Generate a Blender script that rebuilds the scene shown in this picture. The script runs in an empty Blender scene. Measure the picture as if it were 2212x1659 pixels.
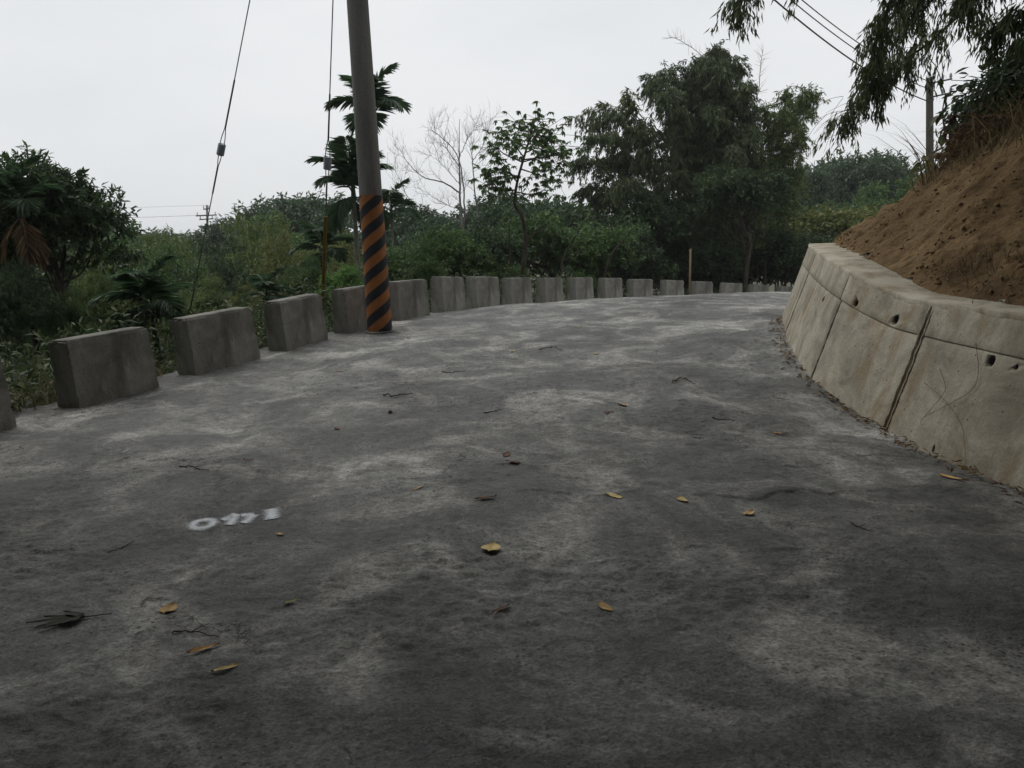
import bpy, bmesh, math, random
import numpy as np
from mathutils import Vector, Matrix

random.seed(7)
RNG = np.random.default_rng(7)
SC = bpy.context.scene
COL = SC.collection
rad = math.radians

# ------------------------------------------------------------------ camera, sky, sun, exposure
FPX, PITCH, ROLL = 1703.0, rad(9.5), rad(1.7)          # focal length for a 2212 px wide picture
CAM = np.array([0.0, 0.0, 1.5])
_f = np.array([0, math.cos(PITCH), -math.sin(PITCH)])
_r0 = np.array([1.0, 0, 0]); _u0 = np.array([0, math.sin(PITCH), math.cos(PITCH)])
_u = _u0 * math.cos(ROLL) + _r0 * math.sin(ROLL)
_r = _r0 * math.cos(ROLL) - _u0 * math.sin(ROLL)
cam = bpy.data.cameras.new('camera')
cam.sensor_width = 36.0; cam.lens = 36.0 * FPX / 2212.0
cam.clip_start = 0.05; cam.clip_end = 3000
camo = bpy.data.objects.new('camera', cam); COL.objects.link(camo)
camo.matrix_world = Matrix(((_r[0], _u[0], -_f[0], CAM[0]), (_r[1], _u[1], -_f[1], CAM[1]), (_r[2], _u[2], -_f[2], CAM[2]), (0, 0, 0, 1)))
SC.camera = camo

def pt(a, b, D):
    """world point seen at (a, b) of the 2212 x 1659 picture, D metres ahead"""
    d = _f + _r * ((a - 1106) / FPX) - _u * ((b - 829.5) / FPX)
    return CAM + d * (D / d[1])

def ray(a, b, Ds):
    d = _f + _r * ((a - 1106) / FPX) - _u * ((b - 829.5) / FPX)
    return CAM[None, :] + d[None, :] * (np.asarray(Ds)[:, None] / d[1])

SUN_EL, SUN_AZ = rad(60), rad(-38)                     # azimuth from +Y towards +X
world = bpy.data.worlds.new('World'); SC.world = world; world.use_nodes = True
wn = world.node_tree.nodes; wl = world.node_tree.links; wn.clear()
wo = wn.new('ShaderNodeOutputWorld'); bg = wn.new('ShaderNodeBackground'); bg.inputs['Strength'].default_value = 0.1
sky = wn.new('ShaderNodeTexSky'); sky.sky_type = 'NISHITA'; sky.sun_disc = False
sky.sun_elevation = SUN_EL; sky.sun_rotation = SUN_AZ; sky.air_density = 1.0; sky.dust_density = 4.0
tc = wn.new('ShaderNodeTexCoord'); mp = wn.new('ShaderNodeMapping'); mp.inputs['Scale'].default_value = (1.0, 1.0, 3.0)
cl = wn.new('ShaderNodeTexNoise'); cl.inputs['Scale'].default_value = 1.6; cl.inputs['Detail'].default_value = 5
cr = wn.new('ShaderNodeValToRGB')
cr.color_ramp.elements[0].position = 0.32; cr.color_ramp.elements[0].color = (7.4, 7.65, 7.9, 1)
cr.color_ramp.elements[1].position = 0.68; cr.color_ramp.elements[1].color = (8.7, 8.85, 9.0, 1)
mx = wn.new('ShaderNodeMix'); mx.data_type = 'RGBA'; mx.inputs['Factor'].default_value = 0.96
wl.new(tc.outputs['Generated'], mp.inputs['Vector']); wl.new(mp.outputs['Vector'], cl.inputs['Vector'])
wl.new(cl.outputs['Fac'], cr.inputs['Fac']); wl.new(sky.outputs['Color'], mx.inputs['A']); wl.new(cr.outputs['Color'], mx.inputs['B'])
wl.new(mx.outputs['Result'], bg.inputs['Color']); wl.new(bg.outputs['Background'], wo.inputs['Surface'])
sun = bpy.data.lights.new('sun', 'SUN'); sun.energy = 1.2; sun.angle = rad(35); sun.color = (1.0, 0.97, 0.92)
suno = bpy.data.objects.new('sun', sun); COL.objects.link(suno)
sd = Vector((math.sin(SUN_AZ) * math.cos(SUN_EL), math.cos(SUN_AZ) * math.cos(SUN_EL), math.sin(SUN_EL)))
suno.rotation_euler = sd.to_track_quat('Z', 'Y').to_euler(); suno.location = sd * 60
vs = SC.view_settings; vs.view_transform = 'Standard'; vs.look = 'None'; vs.gamma = 1.0; vs.exposure = 0.0; vs.use_curve_mapping = False
cy = SC.cycles
cy.use_denoising = True
try: cy.denoiser = 'OPENIMAGEDENOISE'
except Exception: pass
cy.max_bounces = 6; cy.diffuse_bounces = 3; cy.glossy_bounces = 2; cy.transmission_bounces = 3; cy.transparent_max_bounces = 8
cy.volume_bounces = 1
cy.caustics_reflective = False; cy.caustics_refractive = False

# ------------------------------------------------------------------ numpy noise
_P = RNG.random((256, 256, 8)).astype(np.float64)
def vnoise(x, y, k=0):
    xi = np.floor(x).astype(int); yi = np.floor(y).astype(int)
    fx = x - xi; fy = y - yi
    fx = fx * fx * fx * (fx * (fx * 6 - 15) + 10); fy = fy * fy * fy * (fy * (fy * 6 - 15) + 10)
    g = _P[:, :, k % 8]
    a = g[xi % 256, yi % 256]; b = g[(xi + 1) % 256, yi % 256]; c = g[xi % 256, (yi + 1) % 256]; d = g[(xi + 1) % 256, (yi + 1) % 256]
    return (a + (b - a) * fx + (c - a) * fy + (a - b - c + d) * fx * fy) * 2 - 1
def fbm(x, y, oct=4, k=0, gain=0.5):
    s = 0; a = 1.0
    for i in range(oct):
        s = s + a * vnoise(x * 2 ** i + 17.3 * i, y * 2 ** i - 9.1 * i, k + i); a *= gain
    return s

# ------------------------------------------------------------------ materials
def new_mat(name):
    m = bpy.data.materials.new(name); m.use_nodes = True
    nt = m.node_tree; nt.nodes.clear()
    o = nt.nodes.new('ShaderNodeOutputMaterial')
    return m, nt, o
def N(nt, t, **kw):
    n = nt.nodes.new(t)
    for k, v in kw.items():
        if k in n.inputs: n.inputs[k].default_value = v
        else: setattr(n, k, v)
    return n
def ramp(nt, stops, src=None):
    r = nt.nodes.new('ShaderNodeValToRGB'); e = r.color_ramp.elements
    while len(e) < len(stops): e.new(0.5)
    for el, (p, c) in zip(e, stops):
        el.position = p; el.color = (c, c, c, 1) if not hasattr(c, '__len__') else (*c, 1)
    if src is not None: nt.links.new(src, r.inputs['Fac'])
    return r
def coords(nt, scale=(1, 1, 1), rot=(0, 0, 0)):
    t = nt.nodes.new('ShaderNodeTexCoord'); m = nt.nodes.new('ShaderNodeMapping')
    m.inputs['Scale'].default_value = scale; m.inputs['Rotation'].default_value = rot
    nt.links.new(t.outputs['Object'], m.inputs['Vector']); return m.outputs['Vector']
def noise(nt, vec, scale, detail=4, rough=0.55, dist=0.0):
    n = N(nt, 'ShaderNodeTexNoise', Scale=scale, Detail=detail, Roughness=rough, Distortion=dist)
    nt.links.new(vec, n.inputs['Vector']); return n.outputs['Fac']
def mixc(nt, fac, a, b, blend='MIX'):
    m = nt.nodes.new('ShaderNodeMix'); m.data_type = 'RGBA'; m.blend_type = blend
    for s, v in (('Factor', fac), ('A', a), ('B', b)):
        if hasattr(v, 'is_output'): nt.links.new(v, m.inputs[s])
        else: m.inputs[s].default_value = v if s == 'Factor' else (*v, 1) if len(v) == 3 else v
    return m.outputs['Result']
def finish(nt, o, col, rough=0.9, bump=None, bstr=0.3, bdist=0.01, spec=0.3):
    b = N(nt, 'ShaderNodeBsdfPrincipled', Roughness=rough if not hasattr(rough, 'is_output') else 0.8)
    b.inputs['Specular IOR Level'].default_value = spec
    if hasattr(col, 'is_output'): nt.links.new(col, b.inputs['Base Color'])
    else: b.inputs['Base Color'].default_value = (*col, 1)
    if hasattr(rough, 'is_output'): nt.links.new(rough, b.inputs['Roughness'])
    if bump is not None:
        bn = N(nt, 'ShaderNodeBump', Strength=bstr, Distance=bdist)
        nt.links.new(bump, bn.inputs['Height']); nt.links.new(bn.outputs['Normal'], b.inputs['Normal'])
    nt.links.new(b.outputs['BSDF'], o.inputs['Surface']); return b
def simple(name, col, rough=0.85, var=0.25, scale=8, bstr=0.3, bdist=0.004, spec=0.3):
    m, nt, o = new_mat(name); v = coords(nt)
    n = noise(nt, v, scale, 5)
    c = ramp(nt, [(0.3, [x * (1 - var) for x in col]), (0.7, [min(1, x * (1 + var)) for x in col])], n)
    finish(nt, o, c.outputs['Color'], rough, noise(nt, v, scale * 6, 4), bstr, bdist, spec); return m

def leaf_mat(name, c1, c2, c3, trans=0.35, rough=0.55):
    c1, c2, c3 = ([min(.34, x * 1.6) for x in c] for c in (c1, c2, c3))
    m, nt, o = new_mat(name)
    g = nt.nodes.new('ShaderNodeNewGeometry')
    r = ramp(nt, [(0.0, c1), (0.6, c2), (1.0, c3)], g.outputs['Random Per Island'])
    oi = nt.nodes.new('ShaderNodeObjectInfo')
    v = coords(nt); big = noise(nt, v, 0.8, 2)
    br = ramp(nt, [(0.3, 0.75), (0.7, 1.25)], big)
    c = mixc(nt, 1.0, r.outputs['Color'], br.outputs['Color'], 'MULTIPLY')
    b = N(nt, 'ShaderNodeBsdfPrincipled', Roughness=rough); b.inputs['Specular IOR Level'].default_value = 0.35
    nt.links.new(c, b.inputs['Base Color'])
    t = nt.nodes.new('ShaderNodeBsdfTranslucent'); nt.links.new(c, t.inputs['Color'])
    mx = N(nt, 'ShaderNodeMixShader', Fac=trans)
    nt.links.new(b.outputs['BSDF'], mx.inputs[1]); nt.links.new(t.outputs['BSDF'], mx.inputs[2])
    nt.links.new(mx.outputs['Shader'], o.inputs['Surface']); return m

M = {}
M['dark_leaf'] = leaf_mat('dark_leaf', (0.022, 0.040, 0.020), (0.035, 0.062, 0.026), (0.06, 0.09, 0.03))
M['mid_leaf'] = leaf_mat('mid_leaf', (0.030, 0.060, 0.020), (0.05, 0.095, 0.03), (0.09, 0.13, 0.035))
M['fresh_leaf'] = leaf_mat('fresh_leaf', (0.045, 0.10, 0.022), (0.07, 0.15, 0.035), (0.12, 0.19, 0.05))
M['olive_leaf'] = leaf_mat('olive_leaf', (0.05, 0.066, 0.018), (0.082, 0.10, 0.028), (0.14, 0.14, 0.045))
M['bamboo_leaf'] = leaf_mat('bamboo_leaf', (0.030, 0.048, 0.020), (0.048, 0.072, 0.030), (0.10, 0.11, 0.05))
M['bamboo_pale'] = leaf_mat('bamboo_pale', (0.042, 0.072, 0.020), (0.078, 0.115, 0.034), (0.15, 0.17, 0.06))
M['far_leaf'] = leaf_mat('far_leaf', (0.028, 0.050, 0.030), (0.042, 0.072, 0.036), (0.07, 0.10, 0.05))
M['palm_leaf'] = leaf_mat('palm_leaf', (0.024, 0.050, 0.024), (0.038, 0.075, 0.034), (0.06, 0.095, 0.04), 0.35, 0.4)
M['dead_leaf'] = leaf_mat('dead_leaf', (0.07, 0.04, 0.022), (0.13, 0.085, 0.045), (0.24, 0.17, 0.09), 0.25, 0.8)
M['dark_dead_leaf'] = leaf_mat('dark_dead_leaf', (0.025, 0.012, 0.010), (0.05, 0.026, 0.02), (0.09, 0.05, 0.03), 0.2, 0.8)
M['dry_grass'] = leaf_mat('dry_grass', (0.045, 0.035, 0.018), (0.10, 0.078, 0.04), (0.20, 0.16, 0.09), 0.25, 0.85)
M['bark'] = simple('bark', (0.055, 0.045, 0.035), 0.9, 0.5, 6, 0.6, 0.01)
M['pale_bark'] = simple('pale_bark', (0.15, 0.145, 0.135), 0.9, 0.35, 5, 0.4, 0.006)
M['bamboo_culm'] = simple('bamboo_culm', (0.08, 0.085, 0.035), 0.6, 0.4, 3)
M['dry_culm'] = simple('dry_culm', (0.20, 0.15, 0.075), 0.7, 0.3, 3)
M['palm_trunk'] = simple('palm_trunk', (0.17, 0.17, 0.14), 0.9, 0.35, 9, 0.5, 0.01)
M['cable'] = simple('cable', (0.16, 0.165, 0.17), 0.6, 0.2)
M['black_cable'] = simple('black_cable', (0.03, 0.03, 0.032), 0.6, 0.2)
M['porcelain'] = simple('porcelain', (0.24, 0.26, 0.29), 0.35, 0.1, 6, 0.05)
M['iron'] = simple('iron', (0.06, 0.055, 0.05), 0.7, 0.3)
M['guard_yellow'] = simple('guard_yellow', (0.27, 0.18, 0.03), 0.6, 0.25, 6)
M['twig'] = simple('twig', (0.05, 0.036, 0.026), 0.9, 0.4, 20)
M['pale_twig'] = simple('pale_twig', (0.17, 0.12, 0.07), 0.9, 0.3, 20)

# ------------------------------------------------------------------ object helpers
def link(name, me, mat=None, parent=None):
    o = bpy.data.objects.new(name, me); COL.objects.link(o)
    if mat is not None and me is not None and len(me.materials) == 0:
        for mm in (mat if isinstance(mat, (list, tuple)) else [mat]): me.materials.append(mm)
    if parent is not None: o.parent = parent
    return o
def tag(o, label=None, cat=None, group=None, kind=None):
    if label: o['label'] = label
    if cat: o['category'] = cat
    if group: o['group'] = group
    if kind: o['kind'] = kind
    return o
def empty(name, loc=(0, 0, 0), rz=0.0):
    e = bpy.data.objects.new(name, None); COL.objects.link(e)
    e.location = loc; e.rotation_euler = (0, 0, rz); e.empty_display_size = 0.2; return e
def copy_tree(o, parent=None):
    c = o.copy(); COL.objects.link(c); c.parent = parent
    if parent is not None: c.matrix_parent_inverse = o.matrix_parent_inverse.copy()
    for ch in list(o.children): copy_tree(ch, c)
    return c
def mesh_np(name, V, Fq, smooth=False):
    """V (n,3), Fq (m,3|4) faces"""
    V = np.asarray(V, dtype=np.float32); Fq = np.asarray(Fq, dtype=np.int32)
    me = bpy.data.meshes.new(name); k = Fq.shape[1]
    me.vertices.add(len(V)); me.vertices.foreach_set('co', V.ravel())
    me.loops.add(Fq.size); me.loops.foreach_set('vertex_index', Fq.ravel())
    me.polygons.add(len(Fq)); me.polygons.foreach_set('loop_start', np.arange(0, Fq.size, k, dtype=np.int32))
    if smooth: me.polygons.foreach_set('use_smooth', np.ones(len(Fq), dtype=bool))
    me.update(calc_edges=True); me.validate(); return me
def grid_faces(nr, nc, wrap=False):
    i = np.arange(nr - 1)[:, None]; j = np.arange(nc if wrap else nc - 1)[None, :]
    j2 = (j + 1) % nc
    a = i * nc + j; b = i * nc + j2; c = (i + 1) * nc + j2; d = (i + 1) * nc + j
    return np.stack([a + 0 * d, b + 0 * a, c, d], -1).reshape(-1, 4)
def rail(pts, n):
    """resample a polyline smoothly (Catmull-Rom) to n points"""
    p = np.asarray(pts, float); m = len(p)
    if m == 2: t = np.linspace(0, 1, n)[:, None]; return p[0] * (1 - t) + p[1] * t
    e = np.vstack([2 * p[0] - p[1], p, 2 * p[-1] - p[-2]])
    out = []
    for t in np.linspace(0, m - 1 - 1e-9, n):
        i = int(t); f = t - i; a, b, c, d = e[i], e[i + 1], e[i + 2], e[i + 3]
        out.append(0.5 * ((2 * b) + (-a + c) * f + (2 * a - 5 * b + 4 * c - d) * f ** 2 + (-a + 3 * b - 3 * c + d) * f ** 3))
    return np.array(out)
class Tubes:
    """collects tapered tubes into one mesh"""
    def __init__(s): s.V = []; s.F = []; s.n = 0
    def add(s, path, r0, r1, sides=6, cap=True):
        p = np.asarray(path, float); k = len(p)
        if k < 2: return s
        t = np.gradient(p, axis=0); t /= np.linalg.norm(t, axis=1)[:, None] + 1e-9
        up = np.array([0, 0, 1.0]) if abs(t[0][2]) < 0.9 else np.array([1.0, 0, 0])
        a = np.cross(t, up); a /= np.linalg.norm(a, axis=1)[:, None] + 1e-9
        b = np.cross(t, a)
        rr = np.linspace(r0, r1, k)[:, None, None] if np.isscalar(r1) and np.isscalar(r0) else np.asarray(r0)[:, None, None]
        th = np.linspace(0, 2 * np.pi, sides, endpoint=False)
        ring = p[:, None, :] + rr * (np.cos(th)[None, :, None] * a[:, None, :] + np.sin(th)[None, :, None] * b[:, None, :])
        s.V.append(ring.reshape(-1, 3)); s.F.append(grid_faces(k, sides, True) + s.n); s.n += k * sides
        if cap:
            for row, flip in ((0, 1), (k - 1, 0)):
                c = p[row]; base = s.n; s.V.append(np.array([c])); s.n += 1
                idx = (s.n - 1 - (k * sides) - (0 if row == 0 else 1)) + row * sides + np.arange(sides)
                nx = np.roll(idx, -1)
                q = np.stack([idx, nx, np.full(sides, base), np.full(sides, base)], -1)
                s.F.append(q)
        return s
    def mesh(s, name, smooth=True):
        V = np.vstack(s.V); F = np.vstack(s.F)
        me = bpy.data.meshes.new(name)
        tri = F[:, 2] == F[:, 3]
        faces = [tuple(f) for f in F[~tri].tolist()] + [tuple(f[:3]) for f in F[tri].tolist()]
        me.from_pydata(V.tolist(), [], faces)
        if smooth: me.polygons.foreach_set('use_smooth', np.ones(len(me.polygons), dtype=bool))
        me.update(); return me
def unit(v): v = np.asarray(v, float); return v / (np.linalg.norm(v, axis=-1, keepdims=True) + 1e-9)
def leaves_mesh(name, P, A, Nn, L, W, fold=0.18, droop=0.15, six=False):
    """leaf blades: base P, axis A, normal Nn, length L, width W"""
    P = np.asarray(P); A = unit(A); S = unit(np.cross(A, Nn)); U = np.cross(S, A)
    L = np.broadcast_to(L, (len(P),))[:, None]; W = np.broadcast_to(W, (len(P),))[:, None]
    if six:
        v = [P, P + A * L * .3 + S * W * .42 + U * W * fold, P + A * L * .65 + S * W * .42 + U * (W * fold - L * droop * .4), P + A * L - U * L * droop,
             P + A * L * .65 - S * W * .42 + U * (W * fold - L * droop * .4), P + A * L * .3 - S * W * .42 + U * W * fold]
        V = np.stack(v, 1).reshape(-1, 3); i = np.arange(len(P))[:, None] * 6
        F = np.concatenate([i + np.array([[0, 1, 2, 3]]), i + np.array([[0, 3, 4, 5]])], 0)
    else:
        v = [P, P + A * L * .42 + S * W * .5 + U * W * fold, P + A * L - U * L * droop, P + A * L * .42 - S * W * .5 + U * W * fold]
        V = np.stack(v, 1).reshape(-1, 3); F = np.arange(len(V)).reshape(-1, 4)
    return mesh_np(name, V, F)
def rdir(n, rng=RNG): return unit(rng.normal(size=(n, 3)))

# ------------------------------------------------------------------ lines of the place: guard blocks and retaining wall
BLOCK_H, BLOCK_L, BLOCK_T = 0.65, 1.06, 0.27
BX = [(-4.13, 7.4, .15), (-3.57, 8.84, .22), (-2.92, 10.25, .31), (-2.40, 11.71, .38), (-1.83, 13.15, .42), (-1.21, 14.57, .45),
      (-0.66, 16.02, .38), (0.05, 17.40, .29), (.87, 18.72, .23), (1.69, 20.04, .17), (2.59, 21.30, .10), (3.54, 22.53, -.01),
      (4.68, 23.58, -.10), (5.82, 24.63, -.22), (7.0, 25.65, -.33), (8.21, 26.62, -.45), (9.44, 27.57, -.59)]
BX = [(-4.66, 5.78, .10)] + BX
BX = np.array(BX)
LEFT = np.vstack([[(-5.3, -6, -.05), (-5.25, 1.0, .0), (-5.0, 4.3, .06)], BX, [(10.8, 28.4, -.75), (14, 30, -1.1), (20, 32, -1.8)]])
WALLB = [pt(2212, 1065, 4.75), pt(2082, 1010, 5.3), pt(1911, 927, 6.4), pt(1845, 890, 6.95), pt(1751, 814, 7.9), pt(1712, 760, 9.0), pt(1695, 715, 10.4), pt(1692, 676, 12.4)]
WALLB = np.vstack([[(3.05, -6, -.25), (3.1, 0, -.12), (3.1, 3, -.06)], WALLB, [(5.3, 14.5, .40), (7.3, 16.0, .25), (10.5, 17.2, .05), (16, 18.4, -.4), (20, 19, -.8)]])
CREST = [pt(1079, 660, 15.0), pt(1152, 655.5, 16), pt(1220, 650.5, 16.8), pt(1283, 647, 17.4), pt(1347, 644.5, 18), pt(1411, 640.8, 18.5), pt(1541, 635.8, 19), pt(1666, 630.8, 19)]
NEAR = [(0, 0, 0), (0, -5, -.1), (0, 4, .01), (-2, 3, 0.02), (1.2, 7, .12), (0, 10, .28), (2, 12, .36)]
CP = np.vstack([BX[:, :3], WALLB[:13], CREST, NEAR, LEFT[:3], LEFT[-3:]])
def _tps(r): return np.where(r > 1e-9, r * r * np.log(r + 1e-12), 0)
_n = len(CP)
_K = _tps(np.hypot(CP[:, None, 0] - CP[None, :, 0], CP[:, None, 1] - CP[None, :, 1])) + np.eye(_n) * 0.35
_Q = np.c_[np.ones(_n), CP[:, :2]]
_S = np.linalg.solve(np.block([[_K, _Q], [_Q.T, np.zeros((3, 3))]]), np.r_[CP[:, 2], 0, 0, 0])
def zroad(x, y):
    x = np.asarray(x, float); y = np.asarray(y, float); sh = x.shape; x = x.ravel(); y = y.ravel()
    out = np.empty(len(x))
    for i in range(0, len(x), 40000):
        a, b = x[i:i + 40000], y[i:i + 40000]
        out[i:i + 40000] = _tps(np.hypot(a[:, None] - CP[None, :, 0], b[:, None] - CP[None, :, 1])) @ _S[:_n] + _S[_n] + _S[_n + 1] * a + _S[_n + 2] * b
    return out.reshape(sh)
def road_relief(x, y):
    w = 0.012 * fbm(x * 1.1, y * 1.3, 3, 1) + 0.006 * fbm(x * 3.6, y * 4.2, 3, 2)
    rough = np.clip(fbm(x * .7 + 3.1, y * 1.0 + 8.7, 3, 6) * 1.4 + .2, 0, 1.2)
    w = w + (0.45 + rough) * (0.0040 * fbm(x * 9, y * 10, 3, 4) + 0.0036 * fbm(x * 24, y * 28, 2, 5)) + 0.004 * rough
    # thin skim coats laid over each other: ragged steps across the road
    e1 = y - 4.55 - 0.10 * x - 0.16 * fbm(x * 1.6, x * 0 + 2.2, 4, 3, .6)
    m1 = np.clip(fbm(x * 2.3, y * 0 + 1.7, 3, 2) * 2.2 + .8, 0, 1) * np.clip((x + .1) * 3, 0, 1) * np.clip((3.0 - x) * 3, 0, 1)
    w = w + 0.011 * m1 * np.clip(e1 * 80, 0, 1) * np.exp(-np.clip(e1, 0, 9) * 1.2)
    e2 = y - 4.95 + 0.22 * x - 0.25 * fbm(x * 1.3 + 7, x * 0 + 5.2, 4, 6, .6)
    m2 = np.clip(fbm(x * 2.1, y * 0 + 4.7, 3, 2) * 2.2 + .5, 0, 1) * np.clip((x + 2.6) * 2, 0, 1) * np.clip((.7 - x) * 3, 0, 1)
    w = w + 0.010 * m2 * np.clip(e2 * 60, 0, 1) * np.exp(-np.clip(e2, 0, 9) * 1.5)
    return w
def on_road(a, b):
    """where the sight line through picture point (a, b) meets the road"""
    Ds = np.geomspace(1.3, 20, 500); pp = ray(a, b, Ds)
    g = pp[:, 2] - (zroad(pp[:, 0], pp[:, 1]) + road_relief(pp[:, 0], pp[:, 1]))
    i = int(np.argmax(g < 0)); t = g[i - 1] / (g[i - 1] - g[i]); q = pp[i - 1] * (1 - t) + pp[i] * t
    return q
def dist_poly(x, y, line):
    """signed distance to a polyline (positive to the left of its direction) and nearest z"""
    best = np.full(np.shape(x), 1e9); sg = np.zeros(np.shape(x)); zz = np.zeros(np.shape(x))
    for a, b in zip(line[:-1], line[1:]):
        dx, dy = b[0] - a[0], b[1] - a[1]; l2 = dx * dx + dy * dy
        t = np.clip(((x - a[0]) * dx + (y - a[1]) * dy) / l2, 0, 1)
        ex = x - (a[0] + t * dx); ey = y - (a[1] + t * dy); d = np.hypot(ex, ey)
        c = dx * (y - a[1]) - dy * (x - a[0]); m = d < best
        best = np.where(m, d, best); sg = np.where(m, np.sign(c), sg); zz = np.where(m, a[2] + t * (b[2] - a[2]), zz)
    return best * np.where(sg == 0, 1, sg), zz

# ------------------------------------------------------------------ ground sheet
def zground(x, y):
    s, ze = dist_poly(x, y, LEFT)
    sr, zr = dist_poly(x, y, WALLB)
    drop = np.where(s < 12, 0.10 * s + 0.022 * s * s, 0.10 * 12 + 0.022 * 144 + (s - 12) * 0.04)
    drop = np.minimum(drop, 7.0)
    out = ze - 0.12 - drop + 0.25 * fbm(x * .25, y * .25, 3, 2) * np.clip(s - .6, 0, 3) / 3
    r = np.hypot(x, y)
    out = out + np.clip(r - 60, 0, 400) * 0.015
    return np.where(s > 0.25, out, np.minimum(ze, zr) - 0.35)
gx = np.sign(np.linspace(-1, 1, 241)) * (np.abs(np.linspace(-1, 1, 241)) ** 2.6) * 900
GX, GY = np.meshgrid(gx, gx + 12); GZ = zground(GX, GY)
m, nt, o_ = new_mat('forest_floor'); v = coords(nt)
c = ramp(nt, [(0.3, (0.035, 0.03, 0.016)), (0.5, (0.06, 0.055, 0.025)), (0.7, (0.05, 0.07, 0.025))], noise(nt, v, 1.3, 6))
finish(nt, o_, c.outputs['Color'], 0.95, noise(nt, v, 9, 5), 0.8, 0.05); M['forest_floor'] = m
go = link('ground', mesh_np('ground', np.stack([GX, GY, GZ], -1).reshape(-1, 3), grid_faces(241, 241), True), M['forest_floor'])
tag(go, 'dark valley ground below the road', None, None, 'structure')

# ------------------------------------------------------------------ road slab
def road_material():
    m, nt, o = new_mat('road_concrete')
    v = coords(nt, (1, 1, 1)); vd_ = coords(nt, (1.0, 0.55, 1), (0, 0, rad(35)))
    big = noise(nt, v, 0.38, 4, 0.5, 0.4); mid = noise(nt, v, 1.15, 9, 0.66, 0.9); drag = noise(nt, vd_, 1.9, 6, 0.6, 0.6)
    fine = noise(nt, v, 9, 8, 0.7, 0.3); grit = noise(nt, v, 70, 4, 0.7)
    a = ramp(nt, [(0.35, (0.074, 0.075, 0.070)), (0.45, (0.125, 0.126, 0.118)), (0.53, (0.205, 0.204, 0.191)), (0.59, (0.310, 0.306, 0.284)), (0.70, (0.43, 0.42, 0.388))], mid)
    b = ramp(nt, [(0.36, 0.68), (0.64, 1.25)], big)
    c = mixc(nt, 1.0, a.outputs['Color'], b.outputs['Color'], 'MULTIPLY')
    d = ramp(nt, [(0.36, 0.70), (0.50, 1.0), (0.66, 1.25)], drag)
    c = mixc(nt, 0.9, c, d.outputs['Color'], 'MULTIPLY')
    f = ramp(nt, [(0.30, 0.45), (0.47, 0.95), (0.70, 1.35)], fine)
    c = mixc(nt, 0.75, c, f.outputs['Color'], 'MULTIPLY')
    g = ramp(nt, [(0.30, 0.40), (0.5, 1.0), (0.72, 1.55)], grit)
    c = mixc(nt, 0.75, c, g.outputs['Color'], 'MULTIPLY')
    lump = noise(nt, v, 24, 5, 0.7, 0.0)
    g2 = ramp(nt, [(0.36, 0.6), (0.5, 1.0), (0.66, 1.35)], lump)
    c = mixc(nt, 0.65, c, g2.outputs['Color'], 'MULTIPLY')
    # pinholes, crumbs and pale grains of aggregate
    rgh = ramp(nt, [(0.44, 0.15), (0.60, 1.0)], noise(nt, v, 1.7, 6, .65))
    for sc_, rad_, colr in ((30, .20, (0.035, 0.035, 0.032)), (15, .14, (0.03, 0.03, 0.028)), (48, .13, (0.36, 0.355, 0.33))):
        vo = N(nt, 'ShaderNodeTexVoronoi', Scale=sc_); vo.inputs['Randomness'].default_value = 1.0; nt.links.new(v, vo.inputs['Vector'])
        dot = ramp(nt, [(rad_ * .55, 0.85), (rad_ * 1.6, 0.0)], vo.outputs['Distance'])
        pm = mixc(nt, 1.0, dot.outputs['Color'], rgh.outputs['Color'], 'MULTIPLY')
        c = mixc(nt, pm, c, colr)
    # hairline cracks
    vd = N(nt, 'ShaderNodeTexVoronoi', Scale=0.42); vd.feature = 'DISTANCE_TO_EDGE'
    nz = N(nt, 'ShaderNodeTexNoise', Scale=2.6, Detail=7, Roughness=0.65); nt.links.new(v, nz.inputs['Vector'])
    vm = N(nt, 'ShaderNodeVectorMath'); vm.operation = 'MULTIPLY_ADD'
    nt.links.new(nz.outputs['Color'], vm.inputs[0]); vm.inputs[1].default_value = (.6, .6, 0); nt.links.new(v, vm.inputs[2]); nt.links.new(vm.outputs[0], vd.inputs['Vector'])
    ck = ramp(nt, [(0.0, 1.0), (0.0018, 0.7), (0.0042, 0.0)], vd.outputs['Distance'])
    msk = ramp(nt, [(0.50, 0.0), (0.56, 0.9)], noise(nt, v, 1.3, 4))
    ckm = mixc(nt, 1.0, ck.outputs['Color'], msk.outputs['Color'], 'MULTIPLY')
    c = mixc(nt, ckm, c, (0.03, 0.03, 0.028))
    h = N(nt, 'ShaderNodeMath'); h.operation = 'MULTIPLY_ADD'; nt.links.new(grit, h.inputs[0]); h.inputs[1].default_value = 0.45; nt.links.new(lump, h.inputs[2])
    rr = ramp(nt, [(0.35, 0.55), (0.62, 0.9)], mid)
    finish(nt, o, c, rr.outputs['Color'], h.outputs[0], 0.85, 0.016, 0.35); return m
M['road'] = road_material()
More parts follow.
